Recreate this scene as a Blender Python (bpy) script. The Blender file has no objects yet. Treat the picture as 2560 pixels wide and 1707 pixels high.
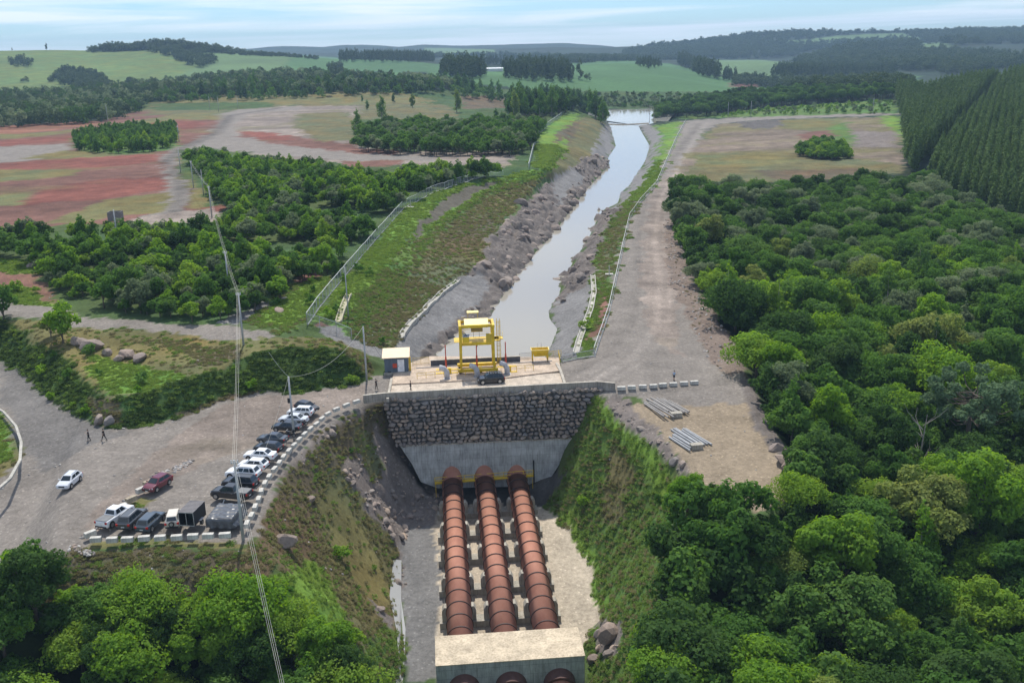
import bpy, bmesh, math, random
import numpy as np
from mathutils import Matrix, Vector, geometry as mgeo
rnd = random.Random(7); NR = np.random.RandomState(11)
sc = bpy.context.scene; C = sc.collection
# ---------------------------------------------------------------- camera
F = 2450.0; PIT = math.atan((853.5-120)/F); ROL = math.radians(1.4); CAM = np.array([0, 0, 54.0])
_f = np.array([0, math.cos(PIT), -math.sin(PIT)]); _r = np.array([1.0, 0, 0]); _u = np.array([0, math.sin(PIT), math.cos(PIT)])
UP = _u*math.cos(ROL)+_r*math.sin(ROL); RT = _r*math.cos(ROL)-_u*math.sin(ROL)
cam = bpy.data.objects.new('camera', bpy.data.cameras.new('camera')); C.objects.link(cam); sc.camera = cam
cam.data.sensor_width = 36; cam.data.lens = F/2560*36; cam.data.clip_start = 1; cam.data.clip_end = 40000
m = Matrix.Identity(4)
for i in range(3):
    m[i][0] = RT[i]; m[i][1] = UP[i]; m[i][2] = -_f[i]; m[i][3] = CAM[i]
cam.matrix_world = m
def ray(px, py): return _f+RT*((px-1280)/F)+UP*((853.5-py)/F)
def W(px, py, z=0.0):                 # point of the site seen at photo pixel px,py and lying at height z
    d = ray(px, py); return CAM+d*((z-54)/d[2])
def WD(px, py, D):                    # the same for a point at distance D along the view
    d = ray(px, py); return CAM+d*(D/d[1])
def proj(P):
    v = np.asarray(P, float)-CAM; c = np.maximum(v@_f, 1e-3)
    return 1280+F*(v@RT)/c, 853.5-F*(v@UP)/c
# ---------------------------------------------------------------- sky, sun, exposure
SUN_EL = math.radians(58); SUN_AZ = math.radians(-6)      # azimuth from +Y towards +X
w = bpy.data.worlds.new('World'); sc.world = w; w.use_nodes = True
nt = w.node_tree; nt.nodes.clear()
def N(nt, t, **kw):
    n = nt.nodes.new(t)
    for k, v in kw.items(): setattr(n, k, v)
    return n
def setin(n, **kw):
    for k, v in kw.items(): n.inputs[k.replace('_', ' ')].default_value = v
sky = N(nt, 'ShaderNodeTexSky', sky_type='NISHITA', sun_disc=False, sun_elevation=SUN_EL, sun_rotation=SUN_AZ,
        altitude=600, air_density=1.0, dust_density=0.3, ozone_density=2.5)
b1 = N(nt, 'ShaderNodeBackground'); b1.inputs[1].default_value = 0.088
b2 = N(nt, 'ShaderNodeBackground'); b2.inputs[0].default_value = (0.80, 0.87, 0.94, 1); b2.inputs[1].default_value = 0.92
tn = N(nt, 'ShaderNodeMixRGB', blend_type='MULTIPLY'); tn.inputs[0].default_value = 1.0; tn.inputs[2].default_value = (.63, .84, 1.10, 1)   # clear blue between the clouds
nt.links.new(sky.outputs[0], tn.inputs[1]); nt.links.new(tn.outputs[0], b1.inputs[0])
tc = N(nt, 'ShaderNodeTexCoord'); mp = N(nt, 'ShaderNodeMapping'); mp.inputs['Scale'].default_value = (2.2, 1.2, 46.0)
mp.inputs['Rotation'].default_value = (0, math.radians(2.0), 0); mp.inputs['Location'].default_value = (3.4, 0, 0.7)
nz = N(nt, 'ShaderNodeTexNoise'); setin(nz, Scale=1.0, Detail=7.0, Roughness=0.58, Distortion=0.6)
cr = N(nt, 'ShaderNodeValToRGB'); cr.color_ramp.elements[0].position = 0.43; cr.color_ramp.elements[1].position = 0.59
cr.color_ramp.elements[0].color = (0.0,)*3+(1,); cr.color_ramp.elements[1].color = (0.92,)*3+(1,)
mx = N(nt, 'ShaderNodeMixShader'); wo = N(nt, 'ShaderNodeOutputWorld')
L = nt.links.new
L(tc.outputs['Generated'], mp.inputs[0]); L(mp.outputs[0], nz.inputs[0]); L(nz.outputs[0], cr.inputs[0])
L(cr.outputs[0], mx.inputs[0]); L(b1.outputs[0], mx.inputs[1]); L(b2.outputs[0], mx.inputs[2]); L(mx.outputs[0], wo.inputs[0])
sl = bpy.data.lights.new('sun', 'SUN'); sl.energy = 3.3; sl.angle = math.radians(1.2); sl.color = (1.0, 0.95, 0.86)
sun = bpy.data.objects.new('sun', sl); C.objects.link(sun)
sd = Vector((math.sin(SUN_AZ)*math.cos(SUN_EL), math.cos(SUN_AZ)*math.cos(SUN_EL), math.sin(SUN_EL)))
sun.rotation_euler = sd.to_track_quat('Z', 'Y').to_euler(); sun.location = (60, 160, 200)
vs = sc.view_settings; vs.view_transform = 'Standard'; vs.look = 'None'; vs.gamma = 1.0; vs.exposure = 0.55
sc.cycles.max_bounces = 6; sc.cycles.transparent_max_bounces = 12; sc.cycles.volume_bounces = 0; sc.cycles.use_denoising = True
# ---------------------------------------------------------------- helpers
def tag(o, label=None, cat=None, group=None, kind=None):
    for k, v in (('label', label), ('category', cat), ('group', group), ('kind', kind)):
        if v: o[k] = v
    return o
def thing(name, loc, rz, label, cat, group=None, parent=None):
    o = bpy.data.objects.new(name, None); C.objects.link(o); o.location = [float(a) for a in loc]
    o.rotation_euler = (0, 0, rz); o.empty_display_size = 0.3
    return tag(o, label, cat, group)
class MB:
    """collects boxes, bars, tubes, prisms; build() links them as ONE mesh object"""
    def __init__(s): s.v = []; s.f = []
    def add(s, vs, fs):
        n = len(s.v); s.v += [tuple(map(float, p)) for p in vs]; s.f += [[i+n for i in f] for f in fs]; return s
    def box(s, c, d, rz=0.0, rx=0.0, ry=0.0):
        R = Matrix.Rotation(rz, 3, 'Z') @ Matrix.Rotation(ry, 3, 'Y') @ Matrix.Rotation(rx, 3, 'X')
        vs = []
        for z in (-1, 1):
            for x, y in ((-1, -1), (1, -1), (1, 1), (-1, 1)):
                p = R @ Vector((x*d[0]/2, y*d[1]/2, z*d[2]/2)); vs.append((p[0]+c[0], p[1]+c[1], p[2]+c[2]))
        return s.add(vs, [[3, 2, 1, 0], [4, 5, 6, 7], [0, 1, 5, 4], [1, 2, 6, 5], [2, 3, 7, 6], [3, 0, 4, 7]])
    def tube(s, pts, r, n=6, cap=True):
        pts = [Vector([float(a) for a in p]) for p in pts]; rs = r if hasattr(r, '__len__') else [r]*len(pts)
        rings = []
        for i, p in enumerate(pts):
            t = (pts[min(i+1, len(pts)-1)]-pts[max(i-1, 0)]).normalized()
            a = t.orthogonal() if abs(t.z) > .9 else t.cross(Vector((0, 0, 1)))
            a.normalize(); b = t.cross(a)
            rings.append([p+(a*math.cos(k*2*math.pi/n)+b*math.sin(k*2*math.pi/n))*rs[i] for k in range(n)])
        vs = [p for R in rings for p in R]; fs = []
        for i in range(len(pts)-1):
            for k in range(n):
                fs.append([i*n+k, i*n+(k+1) % n, (i+1)*n+(k+1) % n, (i+1)*n+k])
        if cap: fs += [list(range(n))[::-1], [(len(pts)-1)*n+k for k in range(n)]]
        return s.add(vs, fs)
    def prism(s, poly, z0, z1):
        n = len(poly); vs = [(p[0], p[1], z0) for p in poly]+[(p[0], p[1], z1) for p in poly]
        return s.add(vs, [list(range(n))[::-1], [n+i for i in range(n)]]+[[i, (i+1) % n, n+(i+1) % n, n+i] for i in range(n)])
    def loft(s, rings, cap=True):
        n = len(rings[0]); vs = [p for R in rings for p in R]; fs = []
        for i in range(len(rings)-1):
            for k in range(n): fs.append([i*n+k, i*n+(k+1) % n, (i+1)*n+(k+1) % n, (i+1)*n+k])
        if cap: fs += [list(range(n))[::-1], [(len(rings)-1)*n+k for k in range(n)]]
        return s.add(vs, fs)
    def quad(s, a, b, c, d, t=0.012):
        A, B, Cc, Dd = [Vector(p) for p in (a, b, c, d)]; n = (B-A).cross(Dd-A).normalized()*t
        return s.add([A, B, Cc, Dd, A+n, B+n, Cc+n, Dd+n], [[3, 2, 1, 0], [4, 5, 6, 7], [0, 1, 5, 4], [1, 2, 6, 5], [2, 3, 7, 6], [3, 0, 4, 7]])
    def mesh(s, name, mat, smooth=False, fix=True):
        me = bpy.data.meshes.new(name); me.from_pydata(s.v, [], s.f)
        if fix:
            bm = bmesh.new(); bm.from_mesh(me); bmesh.ops.recalc_face_normals(bm, faces=bm.faces); bm.to_mesh(me); bm.free()
        if mat: me.materials.append(mat)
        if smooth: me.polygons.foreach_set('use_smooth', [True]*len(me.polygons))
        return me
    def build(s, name, mat, parent=None, smooth=False, bevel=0, seg=2, loc=None, rz=0):
        o = bpy.data.objects.new(name, s.mesh(name, mat, smooth)); C.objects.link(o)
        if parent: o.parent = parent
        if loc is not None: o.location = [float(a) for a in loc]; o.rotation_euler = (0, 0, rz)
        if bevel:
            b = o.modifiers.new('bevel', 'BEVEL'); b.width = bevel; b.segments = seg; b.limit_method = 'ANGLE'; b.angle_limit = math.radians(35)
        return o
def copy_tree(o, parent=None):
    c = o.copy(); C.objects.link(c); c.parent = parent
    for ch in list(o.children): copy_tree(ch, c)
    return c
def np_mesh(name, verts, faces, mat=None, smooth=False):
    """fast mesh from an (n,3) array and an (m,k) array of faces"""
    me = bpy.data.meshes.new(name); m_, k = faces.shape
    me.vertices.add(len(verts)); me.vertices.foreach_set('co', np.ascontiguousarray(verts, np.float32).ravel())
    me.loops.add(m_*k); me.loops.foreach_set('vertex_index', np.ascontiguousarray(faces, np.int32).ravel())
    me.polygons.add(m_); me.polygons.foreach_set('loop_start', np.arange(0, m_*k, k, dtype=np.int32))
    me.polygons.foreach_set('loop_total', np.full(m_, k, np.int32))
    if smooth: me.polygons.foreach_set('use_smooth', np.ones(m_, bool))
    me.update(calc_edges=True); me.validate()
    if mat: me.materials.append(mat)
    return me
def link(name, me, parent=None):
    o = bpy.data.objects.new(name, me); C.objects.link(o); o.parent = parent; return o
def vnoise(x, y, s, seed=0):
    """smooth value noise, -1..1"""
    x = x/s; y = y/s; xi = np.floor(x).astype(np.int64); yi = np.floor(y).astype(np.int64)
    fx = x-xi; fy = y-yi; fx = fx*fx*(3-2*fx); fy = fy*fy*(3-2*fy)
    def h(a, b):
        n = (a*374761393+b*668265263+seed*974634777) & 0xffffffff
        n = ((n ^ (n >> 13))*1274126177) & 0xffffffff
        return ((n ^ (n >> 16)) & 0xffff)/32767.5-1
    return (h(xi, yi)*(1-fx)+h(xi+1, yi)*fx)*(1-fy)+(h(xi, yi+1)*(1-fx)+h(xi+1, yi+1)*fx)*fy
def fbm(x, y, s, o=4, seed=0, g=0.5):
    t = 0; a = 1; n = 0
    for i in range(o): t = t+a*vnoise(x, y, s/2**i, seed+i*7); n += a; a *= g
    return t/n
def inpoly(px, py, poly):
    r = np.zeros(px.shape, bool); n = len(poly)
    for i in range(n):
        x0, y0 = poly[i]; x1, y1 = poly[(i+1) % n]
        if y0 == y1: continue
        c = ((y0 > py) != (y1 > py)); r ^= c & (px < (x1-x0)*(py-y0)/(y1-y0)+x0)
    return r
# ---------------------------------------------------------------- materials
def mat_new(name):
    m = bpy.data.materials.new(name); m.use_nodes = True; nt = m.node_tree; nt.nodes.clear()
    o = nt.nodes.new('ShaderNodeOutputMaterial'); p = nt.nodes.new('ShaderNodeBsdfPrincipled'); nt.links.new(p.outputs[0], o.inputs[0])
    return m, nt, p, o
MATS = {}
def mat(name, col, rough=0.7, metal=0.0, var=0.15, scale=1.5, col2=None, bump=0.0, coat=0.0, stretch=None, spec=None):
    """paint / concrete / metal with a procedural mottling"""
    if name in MATS: return MATS[name]
    m, nt, p, o = mat_new(name)
    tc = N(nt, 'ShaderNodeTexCoord'); nz = N(nt, 'ShaderNodeTexNoise'); setin(nz, Scale=scale, Detail=6.0, Roughness=0.62)
    if stretch:
        mp = N(nt, 'ShaderNodeMapping'); mp.inputs['Scale'].default_value = stretch
        nt.links.new(tc.outputs['Object'], mp.inputs[0]); nt.links.new(mp.outputs[0], nz.inputs[0])
    else: nt.links.new(tc.outputs['Object'], nz.inputs[0])
    r = N(nt, 'ShaderNodeValToRGB'); c2 = col2 or tuple(c*(1-var*1.6) for c in col)
    r.color_ramp.elements[0].position = 0.32; r.color_ramp.elements[1].position = 0.66
    r.color_ramp.elements[0].color = (*c2, 1); r.color_ramp.elements[1].color = (*[min(1, c*(1+var*.5)) for c in col], 1)
    nt.links.new(nz.outputs[0], r.inputs[0]); nt.links.new(r.outputs[0], p.inputs['Base Color'])
    setin(p, Roughness=rough, Metallic=metal); p.inputs['Coat Weight'].default_value = coat
    if spec is not None: p.inputs['Specular IOR Level'].default_value = spec
    if bump:
        b = N(nt, 'ShaderNodeBump'); setin(b, Strength=bump, Distance=0.05)
        nt.links.new(nz.outputs[0], b.inputs['Height']); nt.links.new(b.outputs[0], p.inputs['Normal'])
    MATS[name] = m; return m
def paint(name, col): return mat(name, col, rough=0.32, var=0.05, scale=3, coat=0.6)
# ---------------------------------------------------------------- terrain: breaklines (photo x, photo y, height) -> world
WATER = -3.5
def wl(pts): return [W(*p) for p in pts]
def dl(D, pts): return [WD(x, y, D) for x, y in pts]
def zl(z, pts): return [W(x, y, z) for x, y in pts]
LINES = []; PTS = []
foot = [(-150,800,0),(0,895,0),(60,938,0),(130,998,0),(200,1043,0),(270,1068,0),(330,1066,0),(450,1042,0),(560,1002,0),(640,986,0),(750,975,0),(860,960,0),(905,953,0),(925,948,0),(948,925,0)]
crest_bank = [(-150,740,5),(0,792,5),(80,838,4.6),(170,905,4),(240,965,3.5),(290,994,3.2),(360,985,3.4),(470,950,3.8),(560,912,4.2),(640,880,5),(720,868,5),(850,868,5),(885,884,3.6),(912,915,1.2)]
LINES += [wl(foot), wl(crest_bank)]
LINES += [wl([(-150,760,5.4),(40,790,5.4),(170,812,5.4),(400,832,5.4),(620,858,5.4),(760,862,5.3)]),
          wl([(-150,730,5.6),(40,752,5.6),(250,795,5.6),(400,810,5.6),(540,818,5.6),(690,838,5.5)])]
for p in [(-300,700,6),(-300,560,8),(0,690,6.5),(0,560,8.5),(250,700,6.5),(250,560,8.5),(480,700,6.5),(480,560,8.5),(500,450,9),(250,450,9.2),
          (0,450,9.2),(0,350,9.8),(250,370,9.8),(560,300,11),(600,370,10),(800,380,10),(900,440,9.5),(700,600,8),(860,560,8.3),(690,720,6.6),(1000,440,9.3),(1100,400,9.6),(1200,330,9.8),(1000,310,10.5),(760,300,11)]: PTS.append(W(*p))
fence_l = [(768,812,5.5),(800,765,6),(860,693,6.5),(925,615,7),(1008,521,8),(1080,483,8.5),(1160,457,9),(1258,441,9)]
fence_l2 = [(1322,424,9),(1333,375,9.2),(1345,340,9.4),(1372,314,9.5),(1405,290,9.6)]
LINES += [wl(fence_l+[(1325,425,9)]), wl(fence_l2+[(1440,278,9)])]
LINES += [wl([(800,835,4),(835,800,4.8),(858,772,5.3),(890,732,5.8),(928,696,6),(975,653,6.4),(1019,588,7),(1048,553,7.3),(1083,515,7.7),(1121,486,8),(1180,462,8.4),(1290,440,8.6),(1360,420,8.6),(1385,380,8.6),(1400,340,8.6),(1440,300,8.3)]),
          wl([(1039,597,5.6),(1069,570,5.6),(1092,553,5.7),(1136,524,5.8),(1180,496,6),(1230,473,6.2),(1285,450,6.3),(1354,438,6.5),(1380,425,6.6),(1405,385,6.6),(1430,345,6.4),(1480,312,5.5)])]
rock_l = [(985,870,0.6),(993,840,0.8),(1060,772,1.0),(1142,699,1.2),(1205,660,1.5),(1218,612,2.2),(1250,575,2.4),(1300,530,2.4),(1370,460,2.4),(1440,420,2.2),(1480,388,1.8),(1506,332,1.5),(1510,304,1)]
water_l = [(1058,903),(1073,889),(1128,849),(1230,779),(1263,732),(1336,633),(1402,562),(1450,497),(1486,453),(1523,413),(1519,395),(1539,366),(1526,322),(1514,300)]
water_r = [(1363,896),(1373,882),(1395,823),(1373,794),(1373,776),(1398,735),(1409,699),(1435,651),(1472,597),(1488,560),(1508,526),(1545,508),(1554,480),(1574,464),(1614,402),(1625,366),(1603,329),(1596,316)]
rock_r = [(1437,889,-.2),(1457,823,-.2),(1484,732,-.2),(1481,688,-.2),(1486,660,-.5),(1504,612,-.5),(1519,560,-.5),(1555,519,-.5),(1596,480,-.5),(1621,436,-.5),(1654,347,-.5),(1632,312,-.5)]
road_l = [(1482,890,.1),(1520,780,.2),(1557,610,.3),(1572,545,.3),(1600,505,.3),(1640,462,.3),(1662,410,.3),(1690,345,.3),(1712,305,.3)]
bed = [(1238,890,-7),(1300,770,-7),(1375,650,-7),(1470,500,-7),(1560,420,-7),(1575,345,-7),(1560,315,-7)]
LINES += [wl(rock_l), zl(WATER, water_l), zl(WATER, water_r), wl(rock_r), wl(road_l), wl(bed)]
LINES += [wl([(1760,860,0),(1690,740,0),(1660,630,0),(1655,540,0),(1685,470,.2),(1720,390,.3),(1760,325,.4)])]
# right valley
vcrest = [(1675,470,.2),(1682,520,0),(1705,610,0),(1735,700,0),(1795,795,0),(1850,885,-.3),(1875,955,-.8),(1925,1055,-1.2),(1985,1165,-1.5),(1995,1240,-1.8),(1900,1300,-2),(1760,1250,-2)]
vc = wl(vcrest); LINES.append(vc)
for dx, dy, dz in ((7, -3, -5), (26, -10, -9), (90, -22, -10)):
    LINES.append([p+np.array([dx, dy, dz*min(1, .35+i*.11)]) for i, p in enumerate(vc[:10])])
for p in [(1900,1400,-5),(2100,1600,-14),(1800,1700,-12),(2400,1500,-14),(2560,1700,-16),(2300,1250,-12),(2700,1400,-14),(2900,1000,-12),(1800,1850,-13),(2600,1850,-17)]: PTS.append(W(*p))
LINES += [wl([(1700,440,.3),(1900,452,.2),(2100,455,.2),(2245,432,.6)]), wl([(1712,303,.6),(1900,297,.9),(2100,290,1.2),(2235,287,1.6)])]
PTS += [W(1850,350,.5), W(2050,350,1.5), W(1750,380,.3), W(2100,400,.6)]
LINES += [[WD(2245,430,420)+np.array([0,0,0]), WD(2300,470,390), WD(2400,545,340), WD(2560,640,300), WD(2750,760,250)]]
LINES += [[W(2250,300,1.8), W(2262,350,1.4), W(2262,420,.8)]]
for px, D, z in ((2560,840,15),(2420,880,13),(2320,800,10),(2250,760,6),(2760,800,19),(2900,600,14),(2560,560,7),(2420,520,3),(2560,430,0),(2800,420,4),(2420,640,6)):
    p = WD(px, 400, D); PTS.append(np.array([p[0], p[1], z]))
# trench of the penstocks
ctl = [(905,1016,-.7),(860,1040,-.7),(800,1080,-.7),(745,1130,-.7),(700,1195,-.7),(668,1260,-.7),(645,1330,-.8),(650,1385,-1.5),(740,1450,-4),(800,1530,-7),(850,1620,-9),(880,1707,-11),(900,1800,-12)]
LINES += [wl(ctl)]
LINES += [wl([(645,1330,-.8),(606,1374,-.6),(400,1378,-.6),(220,1378,-.6),(190,1364,-.4),(120,1400,-.1),(60,1440,0),(-60,1520,0)])]
LINES += [wl([(600,1425,-1.6),(400,1435,-1.8),(220,1435,-1.8),(150,1440,-1.5),(80,1500,-2.4),(0,1575,-2.8)])]
for p in [(100,1530,-4.2),(300,1510,-4),(500,1510,-4.2),(620,1520,-4.6),(200,1650,-8),(500,1690,-9.5),(700,1700,-9.8),(-100,1700,-7),(0,1800,-11),(500,1850,-13),(800,1850,-13.5)]: PTS.append(W(*p))
toe_l = [(1052,1218,-17),(1030,1262,-17.2),(1010,1300,-17.5),(1003,1400,-18),(990,1450,-18.3),(985,1490,-18.5),(1003,1570,-19),(1010,1640,-19.5),(1005,1707,-20),(990,1800,-20.5)]
toe_r = [(1400,1212,-17),(1365,1262,-17.2),(1400,1300,-17.4),(1440,1350,-17.6),(1475,1420,-18),(1492,1490,-18.5),(1493,1550,-19),(1468,1605,-19.3),(1478,1707,-20),(1500,1800,-20.5)]
LINES += [wl(toe_l), wl(toe_r)]
LINES += [wl([(1478,984,-.8),(1500,1000,-1.2),(1540,1040,-1.8),(1590,1085,-2.4),(1640,1130,-2.8),(1690,1185,-3.4),(1690,1260,-4.5),(1670,1400,-6),(1640,1550,-8),(1620,1700,-9),(1610,1800,-9)])]
LINES += [wl([(1530,985,-.4),(1560,1000,-1),(1605,1040,-1.2),(1665,1100,-1.5),(1722,1170,-1.8),(1745,1240,-2)])]
LINES += [wl([(1550,975,0),(1740,965,0),(1860,930,-.2)])]
# dam wall frame: u along the wall to the right, v away from the camera
O = np.array([-3.7, 152.4, 0.0]); TH = math.radians(4.3); CU = np.array([math.cos(TH), math.sin(TH), 0]); CV = np.array([-math.sin(TH), math.cos(TH), 0])
def LW(u, v, z=0.0): return O+CU*u+CV*v+np.array([0, 0, z])
def UV(px, py, z=0.0):
    d = W(px, py, z)-O; return float(d@CU), float(d@CV)
LINES += [[LW(u, -.2, -.45) for u in (-18, -8, 0, 10, 17.5)], [LW(u, -.9, -17.0) for u in (-9.5, 0, 9.5)],
          [LW(-15.8, -1.6, -8.6), LW(-12.6, -2.2, -14), LW(-10.5, -2.2, -17)], [LW(12.2, -1.6, -8.6), LW(9.6, -2.2, -14)]]
LINES += [[LW(u, 16.9, -7.5) for u in (-9.6, 0, 13.2)], [LW(u, 16.0, -.25) for u in (-17, -9.6, 0, 13.2, 18)], [LW(u, 1.8, -.25) for u in (-17, 0, 17)]]
# far plateau edge, valley, hills
LINES += [wl([(-250,330,9.5),(0,318,9.5),(250,305,9.5),(345,280,10),(520,272,10.5),(700,266,11),(880,262,11)]),
          wl([(372,262,13),(420,250,13.5),(520,244,13.5),(700,236,13.5),(900,234,13),(1050,245,11),(1180,262,9.5),(1330,285,8)])]
LINES += [dl(1010, [(-500,262),(0,262),(300,250),(420,232),(700,222),(900,216),(1100,215)]), dl(1150, [(-500,240),(0,240),(400,226),(700,210),(1000,205),(1200,204)])]
LINES += [dl(1340, [(-700,250),(0,240),(140,236),(300,222),(420,214),(520,200),(650,190),(800,183),(950,180),(1100,183)])]
LINES += [dl(1950, [(-900,120),(-300,123),(0,127),(120,124),(230,127),(330,123),(430,119),(560,128),(640,136),(720,139),(860,149),(1000,154),(1100,160)])]
LINES += [dl(2350, [(-900,150),(0,150),(430,145),(640,148),(860,158),(1080,152)])]
LINES += [zl(-3.2, [(1300,262),(1440,266),(1500,275),(1560,274),(1640,270),(1760,258)]), zl(-7, [(1518,304),(1560,302),(1624,304)]), zl(-7, [(1512,288),(1560,286),(1640,287)])]
LINES += [dl(1085, [(1250,240),(1450,234),(1700,232),(1880,232)]), dl(1640, [(1200,186),(1260,184),(1400,166),(1550,158),(1650,163),(1700,180)])]
LINES += [dl(1380, [(1640,188),(1760,205),(1905,224)]), dl(1700, [(1150,205),(1200,196)])]
LINES += [dl(1950, [(1120,176),(1240,172),(1400,172),(1600,170)]), dl(2000, [(1760,182),(1900,196),(2010,176)]), dl(2250, [(1780,155),(1880,152),(2000,160)])]
LINES += [dl(1450, [(1900,215),(2050,215),(2250,205),(2450,190),(2700,180)]), dl(1900, [(2050,185),(2250,165),(2450,158),(2700,150)]), dl(2500, [(2020,160),(2130,118),(2300,112),(2420,104),(2500,118),(2700,110)])]
LINES += [dl(2900, [(1500,150),(1700,150),(1900,148),(2000,150)])]
LINES += [dl(3600, [(1480,118),(1620,115),(1700,111),(1760,104),(1830,94),(1920,84),(2000,80),(2240,82),(2400,80),(2560,75),(2800,72),(3200,75)])]
LINES += [dl(4600, [(1000,128),(1300,124),(1550,124)]), dl(3300, [(560,150),(800,144),(1000,144),(1250,142),(1450,142)])]
LINES += [dl(5200, [(300,135),(560,124),(640,120),(700,115),(800,119),(850,111),(920,113),(1000,117),(1060,111),(1150,115),(1330,109),(1400,108),(1480,112),(1560,119)])]
LINES += [[np.array([x, 7400, -40.0]) for x in (-4600, -2000, 0, 2000, 4600)], [np.array([x, 50, -14.0]) for x in (-4600, -120, -60, 40, 120, 4600)],
          [np.array([-4600, y, z]) for y, z in ((300, 5), (1000, 10), (2000, 70), (4000, 20))], [np.array([4600, y, z]) for y, z in ((300, -5), (1000, 15), (2500, 50), (4000, 80))]]
vs2 = []; ed = []; zs = []
for ln in LINES:
    for i, p in enumerate(ln):
        if i: ed.append((len(vs2)-1, len(vs2)))
        vs2.append((p[0], p[1])); zs.append(p[2])
for p in PTS: vs2.append((p[0], p[1])); zs.append(p[2])
cv, ce, cf, ov, _, _ = mgeo.delaunay_2d_cdt([Vector(v) for v in vs2], ed, [], 0, 1e-4)
V2 = np.array(vs2); ZS = np.array(zs); TV = np.array([(v.x, v.y) for v in cv]); TZ = np.zeros(len(TV))
for i, o in enumerate(ov):
    if o: TZ[i] = ZS[o[0]]
    else:
        d = np.hypot(*(V2-TV[i]).T); k = np.argsort(d)[:3]; TZ[i] = np.average(ZS[k], weights=1/(d[k]+.1))
def axis(a, fine, step, lim, g):
    o = [0.0]; s = step
    while o[-1] < lim:
        if o[-1] > fine: s *= 1+g
        o.append(o[-1]+s)
    return np.array(o)
xp = axis(0, 62, 0.62, 4500, 0.016); GX = np.concatenate([-xp[:0:-1], xp])
gy = [56.0]
while gy[-1] < 7300: gy.append(gy[-1]+max(0.55, 0.0034*(gy[-1]-70)))
GY = np.array(gy); XX, YY = np.meshgrid(GX, GY); ZZ = np.full(XX.shape, np.nan)
for f in cf:
    for k in range(1, len(f)-1):
        i0, i1, i2 = f[0], f[k], f[k+1]; a, b, c = TV[i0], TV[i1], TV[i2]
        x0, x1 = np.searchsorted(GX, [min(a[0], b[0], c[0])-1e-6, max(a[0], b[0], c[0])+1e-6]); y0, y1 = np.searchsorted(GY, [min(a[1], b[1], c[1])-1e-6, max(a[1], b[1], c[1])+1e-6])
        if x1 <= x0 or y1 <= y0: continue
        X = XX[y0:y1, x0:x1]; Y = YY[y0:y1, x0:x1]; d = (b[1]-c[1])*(a[0]-c[0])+(c[0]-b[0])*(a[1]-c[1])
        if abs(d) < 1e-9: continue
        l0 = ((b[1]-c[1])*(X-c[0])+(c[0]-b[0])*(Y-c[1]))/d; l1 = ((c[1]-a[1])*(X-c[0])+(a[0]-c[0])*(Y-c[1]))/d; l2 = 1-l0-l1
        M = (l0 >= -1e-6) & (l1 >= -1e-6) & (l2 >= -1e-6); Z = l0*TZ[i0]+l1*TZ[i1]+l2*TZ[i2]; S = ZZ[y0:y1, x0:x1]; S[M] = Z[M]
ZZ[np.isnan(ZZ)] = -14
def smooth(A, n):
    for _ in range(n):
        B = np.pad(A, 1, mode='edge'); A = (B[1:-1, 1:-1]*2+B[:-2, 1:-1]+B[2:, 1:-1]+B[1:-1, :-2]+B[1:-1, 2:])/6
    return A
ZB = ZZ.copy(); near = np.exp(-np.maximum(YY-210, 0)/60.0)
ZZ = smooth(ZZ, 2); ZF = smooth(ZZ, 10); k_ = np.clip((YY-700)/300, 0, 1); ZZ = ZZ*(1-k_)+ZF*k_
# ---------------------------------------------------------------- ground cover zones, traced where they lie on the ground
COL = dict(gravel=(.200,.178,.157), gravelr=(.212,.176,.150), gravelD=(.15,.14,.131), dark=(.105,.096,.09), red=(.16,.058,.043), redb=(.15,.076,.058), orange=(.20,.092,.058), clearing=(.165,.13,.10), scarp=(.10,.09,.07), sand=(.25,.20,.142), bright=(.115,.20,.03),
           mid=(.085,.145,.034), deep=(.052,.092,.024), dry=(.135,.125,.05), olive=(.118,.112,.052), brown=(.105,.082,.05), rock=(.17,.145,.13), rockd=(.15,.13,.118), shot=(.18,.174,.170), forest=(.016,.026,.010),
           wood=(.060,.095,.03), crop=(.062,.135,.048), cropl=(.095,.155,.06), pasture=(.105,.15,.042), bush=(.05,.085,.026), conc=(.42,.36,.28), strip=(.16,.155,.15), debris=(.18,.14,.115), pit=(.07,.065,.06), farw=(.020,.036,.020))
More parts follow.
